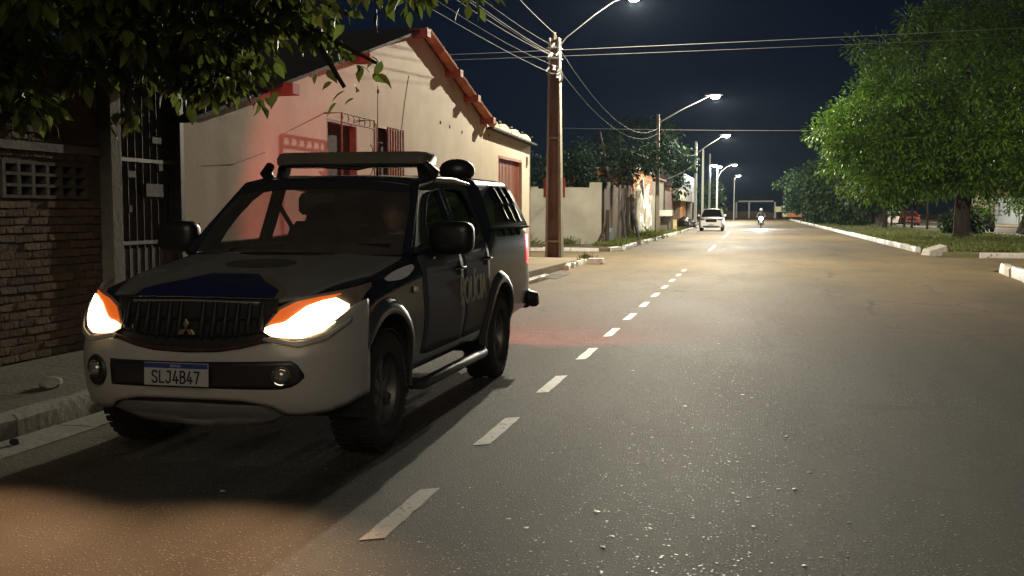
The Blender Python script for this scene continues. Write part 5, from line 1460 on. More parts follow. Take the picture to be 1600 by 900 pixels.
w2 = [(1.86, 1.28), (1.86, 1.45), (1.85, 1.675), (2.1, 1.685), (2.36, 1.672), (2.46, 1.60), (2.555, 1.45), (2.545, 1.395), (2.48, 1.33), (2.38, 1.30)]
for s in (-1, 1):
    f = lambda a, c, t, s=s: (s * (gx_(c) - t), a, c)
    b = MB(); b.poly([outer_s, w1, w2], f, .05); cab_ = b.build("cab_side", navy, truck, 20)
    for w, gm in ((w1, side_glass), (w2, side_glass if s < 0 else dark_glass)):
        b = MB(); b.poly([w], lambda a, c, t, s=s: (s * (gx_(c) - .02), a, c)); b.build("side_window", gm, truck)
        b = MB(); b.tube([(s * (gx_(z) + .001), y, z) for y, z in w + w[:1]], .007, 5); b.build("window_seal", matte_black, truck, 60)
    c = MB(); c.tube([(s * (gx_(z) + .006), y, z) for y, z in ((1.00, 1.245), (1.8, 1.258), (2.36, 1.278), (2.50, 1.315), (2.575, 1.40))], .008, 5); c.build("chrome_strip", M_("dull_chrome", (.30, .31, .33), .25, metal=.9, var=.1), truck, 60)
    c = MB(); c.tube([(s * .815, .60, 1.20), (s * .74, .92, 1.45), (s * .672, 1.23, 1.69), (s * .674, 1.6, 1.742), (s * .674, 2.2, 1.75), (s * .668, 2.70, 1.72)], [.034, .034, .032, .030, .030, .03], 8); c.build("pillar_rail", navy, truck, 60)
# rear wall of the cab with its window
b = MB(); o_ = [(-.84, 1.22), (.84, 1.22), (.67, 1.735), (-.67, 1.735)]; h_ = [(-.62, 1.36), (.62, 1.36), (.56, 1.64), (-.56, 1.64)]
b.poly([o_, h_], lambda a, c, t: (a, 2.70 + t, c), .03); b.build("cab_rear", navy, truck)
b = MB(); b.poly([h_], lambda a, c, t: (a, 2.715, c)); b.build("rear_window", dark_glass, truck)

# --- doors, handles, mirrors, lettering
def side_patch(name, mat, parent, s, yr, zlo, zhi, off, ny=14, nz=12, sm=40, solid=.012):
    rows = []
    for y in np.linspace(yr[0], yr[1], ny):
        a, c = (zlo(y) if callable(zlo) else zlo), (zhi(y) if callable(zhi) else zhi)
        rows.append([(s * (side_x(y, z) + off), y, z) for z in np.linspace(a, c, nz)])
    m = MB(); m.grid(rows); return m.build(name, mat, parent, sm, solid=solid)
for s in (-1, 1):
    fd = side_patch("door", door_film, truck, s, (.74, 1.755), lambda y: .50 + .10 * max(0, .86 - y), lambda y: par('ze', y) - .006, .007)
    rd = side_patch("door", door_film, truck, s, (1.775, 2.60), lambda y: .50 + max(0, (y - 2.38)) * 1.9, lambda y: par('ze', y) - .006, .007)
    for d_, hy, hz in ((fd, 1.60, 1.065), (rd, 2.46, 1.10)):
        c = MB(); xx = side_x(hy, hz) + .01
        c.tube([(s * xx, hy - .09, hz), (s * (xx + .035), hy - .07, hz + .004), (s * (xx + .035), hy + .07, hz + .004), (s * xx, hy + .09, hz)], .013, 7); c.build("handle", chrome, d_, 60)
        c = MB(); c.lathe([(0, .002), (.06, .004), (.05, .0)], 16, 'x', (0, 0, 0)); c.build("handle_cup", matte_black, d_, 40, loc=(s * (xx - .002), hy, hz), rot=(0, 0, 0 if s > 0 else math.pi))
    # mirror
    mr = MB(); rows = []
    for t, k in ((-.075, .55), (-.06, .85), (-.02, 1.0), (.05, 1.0), (.075, .93)):
        rows.append([(s * (1.055 + .155 * k * math.copysign(abs(math.cos(a)) ** .5, math.cos(a))), .86 + t, 1.315 + .115 * k * math.copysign(abs(math.sin(a)) ** .5, math.sin(a))) for a in np.linspace(0, 2 * math.pi, 24, endpoint=False)])
    mr.grid(rows, close_v=True); mr.add(rows[0], [tuple(range(24))]); mr.add(rows[-1], [tuple(reversed(range(24)))])
    mi = mr.build("mirror", black_plastic, truck, 50)
    c = MB(); c.tube([(s * .84, .86, 1.235), (s * .93, .86, 1.26)], .035, 8); c.build("mirror_arm", black_plastic, mi, 60)
    c = MB(); c.grid([[(s * (1.055 + .135 * u), .94, 1.315 + .095 * v) for u in (-1, 1)] for v in (-1, 1)]); c.build("mirror_glass", chrome, mi)
    # arch flares
    for wy, mat_ in ((0, grey_flare), (3.0, grey_flare)):
        fb = MB(); rows = []
        for a in np.linspace(R(-8), R(180 if wy == 0 else 188), 36):
            ca, sa = math.cos(a), math.sin(a); row = []
            for r_, xo in ((.452, -.03), (.456, .030), (.475, .036), (.53, .022), (.565, -.012)):
                yy, zz = wy + r_ * ca, .40 + r_ * sa * 1.02
                row.append((s * (side_x(min(max(yy, -.6), 4.3), max(zz, .46)) * (1 if zz > .46 else .995) + xo), yy, zz))
            rows.append(row)
        fb.grid(rows); fb.build("arch_flare", mat_, truck, 50)
    # running board
    c = MB(); c.tube([(s * .86, .56, .33), (s * .90, .68, .315), (s * .905, 1.5, .315), (s * .905, 2.32, .315), (s * .86, 2.42, .33)], .042, 10); c.build("running_board", M_("board_grey", (.022, .022, .024), .4, var=.2), truck, 60)
    c = MB(); c.lathe([(0, .02), (.02, .016), (.026, 0)], 14, 'x'); c.build("side_marker", M_("marker_lens", (.5, .46, .40), .2, var=.1), truck, 50, loc=(s * (side_x(.52, .975) + .008), .52, .975), rot=(0, 0, 0 if s > 0 else math.pi))
    # tail lamp and rear light
    tl = MB(); rows = []
    for z in np.linspace(.98, 1.27, 8):
        rows.append([(s * (side_x(4.18, z) + .004), 4.14, z), (s * (side_x(4.25, z) + .006), 4.25, z), (s * (.85), 4.375, z), (s * .72, 4.385, z)])
    tl.grid(rows); tl.build("tail_lamp", tail_red, truck, 60)
    spot("tail_light", truck, (s * .80, 4.43, 1.12), (s * .80 + s * .12, 8.5, 1.02), 430.0, (1.0, .16, .17), 112, .35, .14)
# mudflap, rear bumper
c = MB(); c.box(-.86, .86, 4.38, 4.52, .50, .70); c.build("rear_bumper", black_plastic, truck, bevel=.03)
for s in (-1, 1):
    c = MB(); c.tube([(s * .80, 4.36, .64), (s * .90, 4.40, .60), (s * .90, 4.44, .55)], [.07, .085, .06], 8); c.build("bumper_end", black_plastic, truck, 60)
c = MB(); c.box(-.70, .70, 4.362, 4.37, .74, 1.28); c.build("tailgate", navy, truck, bevel=.004)

def text_mesh(name, body_, size, mat, parent, M, depth=.002, bold=.0):
    cu = bpy.data.curves.new(name, 'FONT'); cu.body = body_; cu.size = size; cu.align_x = 'CENTER'; cu.align_y = 'CENTER'; cu.extrude = depth; cu.offset = bold
    o = bpy.data.objects.new(name, cu); COL.objects.link(o)
    me = applied(o); bpy.data.objects.remove(o); bpy.data.curves.remove(cu)
    me.name = name; me.materials.clear(); me.materials.append(mat)
    t = bpy.data.objects.new(name, me); link(t, parent); t.matrix_local = M
    return t
for s in (-1, 1):
    M = Matrix.Translation((s * (side_x(2.02, .86) + .0095), 2.02, .865)) @ Matrix.Rotation(R(90) * s, 4, 'Z') @ Matrix.Rotation(R(90), 4, 'X') @ Matrix.Diagonal((.92, 1.25, 1, 1))
    text_mesh("lettering", "POLÍCIA", .235, M_("faded_letters", (.40, .37, .29), .6, spec=.15, var=.25, scale=14), truck, M, .004, .004)

# lit streak on the crest of each front wing, painted as a white patch
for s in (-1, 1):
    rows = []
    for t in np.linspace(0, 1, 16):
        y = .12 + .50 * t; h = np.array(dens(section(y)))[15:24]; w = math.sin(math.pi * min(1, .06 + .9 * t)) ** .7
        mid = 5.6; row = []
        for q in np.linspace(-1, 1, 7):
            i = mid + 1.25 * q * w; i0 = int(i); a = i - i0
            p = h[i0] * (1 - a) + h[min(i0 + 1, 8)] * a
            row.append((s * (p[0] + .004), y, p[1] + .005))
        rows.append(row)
    m = MB(); m.grid(rows); m.build("wing_streak", M_("streak_white", (.62, .63, .66), .28, coat=.3, var=.12, scale=18), truck, 60)
# --- number plate
pl = MB(); pl.box(-.2, .2, -.006, .0, -.065, .065); plate = pl.build("number_plate", plate_white, truck, bevel=.003, loc=(-.045, -.905, .585), rot=(R(-2), 0, 0))
c = MB(); c.box(-.197, .197, -.0085, -.0062, .035, .062); c.build("plate_band", plate_blue, plate)
GLYPH = {"S": [[(.46, .84), (.40, .95), (.28, 1.0), (.14, .97), (.05, .86), (.05, .70), (.14, .58), (.36, .44), (.45, .31), (.45, .14), (.36, .03), (.22, 0), (.10, .05), (.03, .17)]],
         "L": [[(.08, 1.0), (.08, .03), (.45, .03)]], "J": [[(.12, .97), (.40, .97), (.40, .22), (.34, .07), (.22, .01), (.10, .05), (.04, .18)]],
         "4": [[(.34, 0), (.34, .52)], [(.26, 1.0), (.04, .24), (.48, .24)]], "7": [[(.03, .97), (.45, .97), (.20, 0)]],
         "B": [[(.07, 0), (.07, 1.0), (.30, 1.0), (.42, .92), (.44, .78), (.40, .62), (.28, .54), (.08, .54)], [(.28, .54), (.42, .45), (.47, .28), (.42, .10), (.28, 0), (.07, 0)]]}
for k, ch in enumerate("SLJ4B47"):
    m = MB(); w_ = .0052; sx_, sz_ = .070, .066
    x0 = -.150 + k * .0435
    for st_ in GLYPH[ch]:
        pts = [(x0 + a * sx_, -.0485 + c * sz_) for a, c in st_]
        for n_, (p, q) in enumerate(zip(pts[:-1], pts[1:])):
            d = Vector((q[0] - p[0], q[1] - p[1])); d.normalize(); n2 = Vector((-d.y, d.x)) * w_; d = d * w_ * .8; y_ = -.0070 - .0002 * (n_ % 3)
            m.add([(p[0] - d.x + n2.x, y_, p[1] - d.y + n2.y), (q[0] + d.x + n2.x, y_, q[1] + d.y + n2.y), (q[0] + d.x - n2.x, y_, q[1] + d.y - n2.y), (p[0] - d.x - n2.x, y_, p[1] - d.y - n2.y)], [(0, 1, 2, 3)])
    m.build("plate_character", ink, plate)
text_mesh("plate_country", "BRASIL", .022, plate_white, plate, Matrix.Translation((0, -.0094, .047)) @ Matrix.Rotation(R(90), 4, 'X'), .0006)

# --- canopy over the bed
def can(u, z):  # u 0..1 along, z height
    y1 = 4.34 - .40 * ((z - 1.335) / .47) ** 1.1; return 2.80 + (y1 - 2.80) * u
prof = [(.858, 1.337), (.852, 1.38), (.80, 1.55), (.745, 1.70), (.70, 1.765), (.62, 1.797), (.40, 1.812), (0, 1.82)]
full = prof + [(-x, z) for x, z in reversed(prof[:-1])]
b = MB(); rows = [[(x, can(u, z), z) for x, z in full] for u in np.linspace(0, 1, 14)]
b.grid(rows); b.add(rows[0], [tuple(range(15))]); b.add(rows[-1], [tuple(reversed(range(15)))]); canopy = b.build("canopy", navy, truck, 35)
def cx_(z): return float(np.interp(z, [1.337, 1.38, 1.55, 1.70, 1.765], [.858, .852, .80, .745, .70]))
for s in (-1, 1):
    b = MB(); pan = [(3.02, 1.40), (4.10, 1.40), (3.90, 1.67), (3.78, 1.735), (3.16, 1.735)]
    b.poly([pan], lambda a, c, t, s=s: (s * (cx_(c) + .006 - t), a, c), .01); pn = b.build("louver_panel", matte_black, canopy)
    for r_ in range(2):
        for k in range(3):
            z1 = 1.73 - .17 * r_; z0 = z1 - .155; y0 = 3.20 + .255 * k + .055 * r_
            b = MB()
            A = [(y0, z1), (y0 + .10, z1), (y0 + .27, z0), (y0 + .12, z0)]
            vs = [(s * (cx_(z) + .008), y, z) for y, z in A] + [(s * (cx_(z) + (.045 if i in (0, 3) else .02)), y, z) for i, (y, z) in enumerate(A)]
            b.add(vs, [(0, 1, 2, 3), (4, 5, 6, 7), (0, 1, 5, 4), (1, 2, 6, 5), (2, 3, 7, 6), (3, 0, 4, 7)]); b.build("louver", M_("louver_black", (.012, .013, .015), .22, coat=.4, var=.1), pn)
    b = MB(); b.tube([(s * .864, 2.81, 1.345), (s * .866, 3.6, 1.345), (s * .862, 4.33, 1.345)], .012, 6); b.build("canopy_seal", matte_black, canopy, 60)
    for k in range(3):
        y0 = 3.22 + .30 * k; b = MB(); b.add([(s * (side_x(y0, 1.3) + .01), y0, 1.335), (s * (side_x(y0, 1.3) + .01), y0 + .12, 1.335), (s * (side_x(y0, 1.28) + .012), y0 + .06, 1.27), (s * .84, y0, 1.335), (s * .84, y0 + .12, 1.335), (s * .84, y0 + .06, 1.27)], [(0, 1, 2), (5, 4, 3), (0, 3, 4, 1), (1, 4, 5, 2), (2, 5, 3, 0)]); b.build("clip", matte_black, canopy)
# mushroom vent on the canopy roof
b = MB(); b.lathe([(.13, 0), (.15, .02), (.165, .05), (.162, .09), (.14, .13), (.10, .158), (.05, .172), (0, .176)], 28); b.build("roof_vent", black_plastic, canopy, 50, loc=(.46, 3.1, 1.80))

# --- light bar on the roof
LBY = 1.72
lbp = thing("x", None, None); bpy.data.objects.remove(lbp)
rows = []
for x, k in ((-.60, .72), (-.58, .92), (-.52, 1), (0, 1), (.56, 1), (.625, .92), (.645, .72)):
    sec_ = [(-.13, -.055), (-.165, -.035), (-.17, .02), (-.11, .062), (.11, .062), (.17, .02), (.165, -.035), (.13, -.055)]
    rows.append([(x, LBY + a * k - .05 * (1 - (x / .64) ** 2) , 1.900 + c * k) for a, c in sec_])
b = MB(); b.grid(rows, close_v=True); b.add(rows[0], [tuple(range(8))]); b.add(rows[-1], [tuple(reversed(range(8)))]); bar = b.build("light_bar", smoke_lens, truck, 35)
b = MB(); b.tube([(x, LBY - .158 - .05 * (1 - (x / .64) ** 2), 1.858) for x in np.linspace(-.54, .58, 21)], .012, 6); b.build("bar_base", matte_black, bar, 60)
b = MB(); b.box(.585, .637, LBY - .13, LBY - .05, 1.865, 1.905); b.build("blue_end_lens", M_("blue_lens", (.10, .22, .42), .15, var=.1), bar, bevel=.006)
for s in (-1, 1):
    b = MB(); b.tbox((s * .60, LBY - .04, 1.745), (.07, .10, 0), (s * .58, LBY - .02, 1.855), (.07, .12, 0)); b.build("bar_foot", black_plastic, bar, bevel=.01)
    b = MB(); b.tube([(s * .66, LBY - .10, 1.74), (s * .70, LBY - .12, 1.80), (s * .64, LBY - .16, 1.86)], [.045, .05, .035], 8); b.build("siren_horn", black_plastic, bar, 60)
b = MB(); b.tube([(-.30, LBY - .17, 1.875), (-.12, LBY - .24, 1.84), (.12, LBY - .22, 1.825), (.32, LBY - .18, 1.87)], .011, 6); b.build("bar_cable", rubber, bar, 60)
# aerial, roof clip
b = MB(); b.tube([(.02, 2.2, 1.79), (.02, 2.22, 2.05), (.02, 2.23, 2.55)], [.012, .005, .003], 6); b.build("aerial", matte_black, truck, 60)
b = MB(); b.box(-.30, -.14, 1.14, 1.26, 1.742, 1.765); b.build("roof_clip", M_("tan_pad", (.13, .11, .08), .8, var=.2), truck, bevel=.006)

# --- wheels
tyre_m = MB(); tyre_m.lathe([(.215, -.095), (.235, -.122), (.30, -.135), (.345, -.125), (.372, -.10), (.378, -.05), (.378, .05), (.372, .10), (.345, .125), (.30, .135), (.235, .122), (.215, .095)], 48, 'x')
for k in range(40):
    a0 = 2 * math.pi * k / 40
    for sx in (-1, 1):
        a1 = a0 + (.08 if sx > 0 else 0); M = Matrix.Rotation(a1, 4, 'X')
        tyre_m.box(sx * .035 if sx > 0 else -.122, .122 if sx > 0 else -.035, -.020, .020, .374, .386, M)
tyre_me = tyre_m.mesh("tyre", 40); tyre_me.materials.append(rubber)
rim_m = MB(); rim_m.lathe([(.225, -.10), (.222, -.04), (.205, .0), (.205, .05), (.222, .085), (.232, .098), (.218, .10), (.20, .07), (.195, .0), (.195, -.09)], 40, 'x')
for k in range(6):
    M = Matrix.Rotation(2 * math.pi * k / 6, 4, 'X')
    for da in (-.11, .11):
        M2 = M @ Matrix.Rotation(da, 4, 'X'); rim_m.box(.045, .075, -.017, .017, .03, .21, M2)
rim_m.lathe([(0, .088), (.03, .088), (.055, .08), (.062, .05), (.062, .03), (0, .03)], 20, 'x')
rim_me = rim_m.mesh("rim", 35); rim_me.materials.append(alloy)
disc_m = MB(); disc_m.lathe([(0, -.02), (.16, -.02), (.16, .0), (0, .0)], 32, 'x'); disc_me = disc_m.mesh("brake_disc", 35); disc_me.materials.append(M_("brake_iron", (.06, .055, .05), .5, metal=.7, var=.2))
for wy in (0, 3.0):
    for s in (-1, 1):
        w = bpy.data.objects.new("wheel", tyre_me); link(w, truck, (s * .765, wy, .384), (wy * .3, 0, 0 if s > 0 else math.pi))
        link(bpy.data.objects.new("rim", rim_me), w); link(bpy.data.objects.new("brake_disc", disc_me), w)
# axles and underside
b = MB(); b.tube([(-.70, 3.0, .38), (.70, 3.0, .38)], .06, 8); b.lathe([(0, -.13), (.12, -.1), (.15, 0), (.12, .1), (0, .13)], 14, 'x', (0, 3.0, .38)); b.box(-.45, -.36, -.5, 4.2, .36, .48); b.box(.36, .45, -.5, 4.2, .36, .48); b.tube([(-.70, 0, .38), (.70, 0, .38)], .05, 8); b.build("chassis", matte_black, truck)
b = MB(); b.tube([(.5, 3.4, .34), (.5, 4.35, .36)], .035, 8); b.build("exhaust_pipe", galv, truck, 60)

# --- interior
b = MB(); rows = []
for y, z in ((.62, 1.16), (.66, 1.215), (.80, 1.225), (.95, 1.20), (1.0, 1.12), (.98, .85)):
    rows.append([(x, y + .03 * (x / .7) ** 2, z + (.035 if .18 < x < .60 and .7 < y < .99 else 0)) for x in np.linspace(-.77, .77, 25)])
b.grid(rows); b.build("dashboard", matte_black, truck, 50, solid=.01)
for s in (-1, 1):
    x0 = s * .38
    st = MB(); rows = []
    for (y, z, w, d) in ((1.62, .86, .23, .07), (1.66, 1.0, .25, .075), (1.72, 1.2, .24, .07), (1.77, 1.36, .20, .06), (1.79, 1.42, .15, .045)):
        rows.append([(x0 + w * math.copysign(abs(math.cos(a)) ** .7, math.cos(a)), y + d * math.sin(a), z) for a in np.linspace(0, 2 * math.pi, 16, endpoint=False)])
    st.grid(rows, close_v=True); st.add(rows[-1], [tuple(range(16))]); st.box(x0 - .25, x0 + .25, 1.12, 1.62, .72, .86); seat = st.build("seat", seat_fabric, truck, 50)
    hr = MB(); rows = []
    for z, k in ((1.47, .75), (1.50, 1), (1.60, 1), (1.645, .8), (1.66, .4)):
        rows.append([(x0 + .13 * k * math.copysign(abs(math.cos(a)) ** .6, math.cos(a)), 1.80 + .05 * k * math.sin(a), z) for a in np.linspace(0, 2 * math.pi, 16, endpoint=False)])
    hr.grid(rows, close_v=True); hr.add(rows[-1], [tuple(range(16))]); hr.add(rows[0], [tuple(range(16))])
    for dx in (-.06, .06): hr.tube([(x0 + dx, 1.79, 1.38), (x0 + dx, 1.80, 1.50)], .007, 6)
    hr.build("headrest", seat_fabric, seat, 50)
b = MB(); b.box(-.68, .68, 2.40, 2.54, .75, 1.36); b.box(-.68, .68, 1.98, 2.40, .70, .84); rear_seat = b.build("rear_seat", seat_fabric, truck, bevel=.04)
for x in (-.42, 0, .42):
    b = MB(); b.box(x - .12, x + .12, 2.44, 2.53, 1.38, 1.54); b.build("headrest", seat_fabric, rear_seat, bevel=.03)
b = MB(); b.tube([(-.10, 1.02, 1.60), (-.09, 1.05, 1.70)], .008, 5); b.box(-.12, .12, 1.00, 1.02, 1.56, 1.63); b.build("rear_view_mirror", matte_black, truck, bevel=.01)
# steering wheel
sw = MB(); sw.tube([(.38 + .185 * math.cos(a), 1.16 - .065 * math.sin(a) * -1 * .0 + .06 * math.sin(a), 1.10 + .17 * math.sin(a)) for a in np.linspace(0, 2 * math.pi, 25)], .016, 8, cap=False)
for a in (0, math.pi, -math.pi / 2): sw.tube([(.38, 1.15, 1.10), (.38 + .18 * math.cos(a), 1.16 + .06 * math.sin(a), 1.10 + .165 * math.sin(a))], .014, 6)
sw.tube([(.38, 1.16, 1.10), (.38, .95, 1.05)], .03, 8); sw.build("steering_wheel", matte_black, truck, 60)
b = MB(); b.tube([(-.74, 1.82, 1.62), (-.58, 1.80, 1.38), (-.5, 1.74, 1.1)], .02, 4); b.build("seat_belt", seat_fabric, truck)

# ------------------------------------------------------------------ driver behind the wheel
J = {"pelvis": ((0, 0, .0), .14), "spine": ((0, .05, .20), .13), "chest": ((0, .09, .40), (.16, .13)), "neck": ((0, .08, .54), .055), "skull": ((0, .05, .62), .06),
     "shl": ((-.18, .08, .46), .065), "shr": ((.18, .08, .46), .065), "ell": ((-.25, -.12, .25), .047), "elr": ((.25, -.12, .25), .047), "wrl": ((-.17, -.36, .32), .03), "wrr": ((.17, -.36, .32), .03),
     "hipl": ((-.10, -.06, -.01), .09), "hipr": ((.10, -.06, -.01), .09), "knl": ((-.13, -.44, .08), .065), "knr": ((.13, -.44, .08), .065), "anl": ((-.13, -.70, -.24), .045), "anr": ((.13, -.70, -.24), .045), "tol": ((-.14, -.86, -.25), .035), "tor": ((.14, -.86, -.25), .035)}
Bn = [("pelvis", "spine"), ("spine", "chest"), ("chest", "neck"), ("neck", "skull"), ("chest", "shl"), ("chest", "shr"), ("shl", "ell"), ("shr", "elr"), ("ell", "wrl"), ("elr", "wrr"), ("pelvis", "hipl"), ("pelvis", "hipr"), ("hipl", "knl"), ("hipr", "knr"), ("knl", "anl"), ("knr", "anr"), ("anl", "tol"), ("anr", "tor")]
hand(J, Bn, "wrl", "l", (.1, -.55, .1), (1, 0, .2), (0, -.3, -1)); hand(J, Bn, "wrr", "r", (-.1, -.55, .1), (-1, 0, .2), (0, -.3, -1))
def drv(c):
    if c.z > .70 + (.0 if c.y < .10 else -.02) and c.y > .02 - (c.z - .70) * .6: return 2
    if c.z > .545 or (c.y < -.33 and c.z > .2): return 0
    return 1
driver = skin_body("person", J, Bn, [skin_mat, cloth_dark, hair_mat], drv, None, ((0, .03, .685), .115), (.05, -1, -.02), loc=(TX + .40, TY + 1.50, .78))
tag(driver, "person in dark clothes seated at the wheel of the pickup", "person")

# ------------------------------------------------------------------ cars farther away
def car(label, loc, rz, paint, L=4.1, W=1.76, Hh=1.65, lights=None, suv=True, plate=True, name="parked_car", pickup=False):
    """front at local -y"""
    t = thing(name, label, "car", loc, rz)
    hl, hw = L / 2, W / 2; hood = .62 * Hh; belt = .62 * Hh
    SYc = [-hl, -hl + .12, -hl + .55, -hl + 1.15, 0, hl - .6, hl - .1, hl]
    zt = [.50 * Hh, .57 * Hh, .60 * Hh, .635 * Hh, .64 * Hh, .65 * Hh, .64 * Hh, .55 * Hh]; xw = [hw * .84, hw * .93, hw * .99, hw, hw, hw, hw * .95, hw * .88]
    rows = []
    for y in np.linspace(-hl, hl, 30):
        w = float(pchip(SYc, xw, [y])[0]); z = float(pchip(SYc, zt, [y])[0])
        h = [(0, .24), (w - .15, .24), (w - .05, .27), (w - .01, .45), (w, .62), (w - .02, z - .16), (w - .08, z - .04), (w * .6, z), (0, z + .015)]
        rows.append([(x, y, q) for x, q in h] + [(-x, y, q) for x, q in reversed(h[1:-1])])
    b = MB(); b.grid(rows, close_v=True); b.add(rows[0], [tuple(range(16))]); b.add(rows[-1], [tuple(reversed(range(16)))]); b.build("body", paint, t, 40)
    # greenhouse: glass core with painted roof and pillars
    y0, y1, y2, y3 = -hl + 1.0, -hl + 1.72, (hl - .55 if not pickup else .45), (hl - .12 if not pickup else .62)
    zb = .63 * Hh
    def ring(yf, yr, w, z): return [(-w, yf, z), (w, yf, z), (w, yr, z), (-w, yr, z)]
    b = MB(); lo = ring(y0, y3, hw - .08, zb); hi = ring(y1, y2, hw - .27, Hh - .06); b.add(lo + hi, [(0, 1, 5, 4), (1, 2, 6, 5), (2, 3, 7, 6), (3, 0, 4, 7)]); b.build("windows", M_("car_glass", (.012, .014, .015), .06, spec=.6), t)
    rows = [[(x, y, Hh - .055 + .055 * (1 - (x / (hw - .24)) ** 2) * math.sin(math.pi * min(1, max(0, (y - y1 + .25) / (y2 - y1 + .5)))) ** .4) for x in np.linspace(-(hw - .25), hw - .25, 9)] for y in np.linspace(y1 - .03, y2 + .03, 9)]
    b = MB(); b.grid(rows); b.build("roof", paint, t, 60, solid=.03)
    for s in (-1, 1):
        for a, c, r_ in (((s * (hw - .08), y0, zb), (s * (hw - .26), y1, Hh - .05), .04), ((s * (hw - .08), (y0 + y3) / 2 + .1, zb), (s * (hw - .26), (y1 + y2) / 2 + .1, Hh - .05), .03), ((s * (hw - .08), y3, zb), (s * (hw - .26), y2, Hh - .05), .06)):
            m = MB(); m.tube([a, c], r_, 6); m.build("pillar", paint, t, 60)
        m = MB(); m.tbox((s * (hw + .08), y0 + .5, zb + .02), (.14, .12, 0), (s * (hw + .09), y0 + .5, zb + .17), (.20, .10, 0)); m.build("mirror", paint, t, bevel=.03)
        m = MB(); m.tube([(s * (hw - .40), -hl + .02, .50 * Hh), (s * (hw - .22), -hl + .05, .515 * Hh), (s * (hw - .05), -hl + .25, .545 * Hh)], [.05, .085, .05], 8); m.build("headlamp", M_("lamp_glass", (.16, .16, .16), .1, metal=.4, var=.1) if lights != 'front' else M_("car_head", (.9, .9, .8), .2, emit=(1, .8, .6), estr=8), t, 60)
        m = MB(); m.tbox((s * (hw - .10), hl - .02, .40 * Hh), (.16, .10, 0), (s * (hw - .12), hl - .08, .60 * Hh), (.14, .08, 0)); m.build("tail_lamp", M_("car_tail", (.4, .02, .02), .25, emit=(1, .10, .05), estr=12.0 if lights == 'rear' else .02) if lights == 'rear' else M_("car_tail_off", (.25, .01, .01), .25, var=.1), t, bevel=.02)
        for wy in (-hl + .82, hl - .78):
            w = MB(); w.lathe([(.0, .06), (.19, .07), (.21, .09), (.30, .10), (.335, .07), (.335, -.07), (.30, -.10), (0, -.10)], 24, 'x'); wo = w.build("wheel", rubber, t, 40, loc=(s * (hw - .105), wy, .335), rot=(0, 0, 0 if s > 0 else math.pi))
            w = MB(); w.lathe([(0, .085), (.05, .085), (.06, .075)], 12, 'x')
            for k in range(5): w.box(.072, .088, -.03, .03, .04, .20, Matrix.Rotation(2 * math.pi * k / 5, 4, 'X'))
            w.build("rim", alloy, wo)
            w = MB(); w.tube([(s * (hw - .01), wy + .40 * math.cos(a), .335 + .40 * math.sin(a)) for a in np.linspace(-.1, math.pi + .1, 16)], .035, 6); w.build("arch", black_plastic, t, 60)
    yf = -hl - .012
    rows = [[(x, yf + .10 * (x / hw) ** 2 + dy, z) for x in np.linspace(-.42 * k, .42 * k, 9)] for z, k, dy in ((.40 * Hh, .86, -.02), (.43 * Hh, 1, -.025), (.50 * Hh, 1, -.01), (.53 * Hh, .9, .01))]
    b = MB(); b.grid(rows); gr_ = b.build("grille", matte_black, t, 60, solid=.03)
    for k in range(4):
        m = MB(); z = .415 * Hh + k * .03 * Hh; m.tube([(x, yf + .10 * (x / hw) ** 2 - .03, z) for x in np.linspace(-.38, .38, 7)], .008, 5); m.build("grille_bar", chrome, gr_, 60)
    rows = [[(x, yf + .12 * (x / hw) ** 2 + dy, z) for x in np.linspace(-hw * .80, hw * .80, 13)] for z, dy in ((.24, .02), (.28, -.045), (.37, -.05), (.40, -.02))]
    b = MB(); b.grid(rows); b.build("lower_bumper", black_plastic, t, 60, solid=.03)
    if plate:
        b = MB(); b.box(-.2, .2, yf - .062, yf - .055, .42, .54); b.build("number_plate", plate_white, t)
        b = MB(); b.box(-.2, .2, hl + .005, hl + .012, .60, .72); b.build("number_plate", plate_white, t)
    return t

silver = M_("silver_paint", (.55, .55, .53), .35, metal=.1, coat=.4, var=.05)
car("white compact suv parked at the left kerb below the lamp row", (-3.05, 83.0, 0), 0, silver, 4.1, 1.80, 1.70)
car("red hatchback with lit tail lamps beyond the saplings", (15.9, 116, 0), 0, M_("red_car", (.25, .02, .015), .35, coat=.4, var=.05), 3.9, 1.7, 1.5, lights='rear', name="red_car")
car("white hatchback standing left of the red car", (15.2, 124, 0), math.pi, M_("white_car", (.6, .6, .58), .35, coat=.4, var=.05), 3.9, 1.7, 1.5, name="white_car")
car("dark pickup half hidden behind the mango trunk", (15.8, 82, 0), 0, M_("dark_car", (.035, .036, .04), .35, coat=.4, var=.1), 4.9, 1.8, 1.75, pickup=True, name="dark_pickup")

# ------------------------------------------------------------------ motorcycle with its rider
mc = thing("motorcycle", "oncoming motorcycle with bright white headlight", "motorcycle", (.72, 94, 0))
for wy in (-.65, .65):
    w = MB(); w.lathe([(.22, -.03), (.29, -.045), (.31, 0), (.29, .045), (.22, .03)], 24, 'x'); wo = w.build("wheel", rubber, mc, 50, loc=(0, wy, .31))
    w = MB(); w.lathe([(.20, -.02), (.225, -.03), (.225, .03), (.20, .02)], 24, 'x')
    for k in range(6): w.box(-.012, .012, -.012, .012, 0, .21, Matrix.Rotation(2 * math.pi * k / 6, 4, 'X'))
    w.build("rim", alloy, wo)
b = MB()
for s in (-.09, .09): b.tube([(s, -.65, .31), (s, -.42, .95)], .025, 8)
b.tube([(-.36, -.30, 1.03), (-.2, -.40, 1.02), (.2, -.40, 1.02), (.36, -.30, 1.03)], .016, 6); b.build("fork", galv, mc, 60)
b = MB(); rows = []
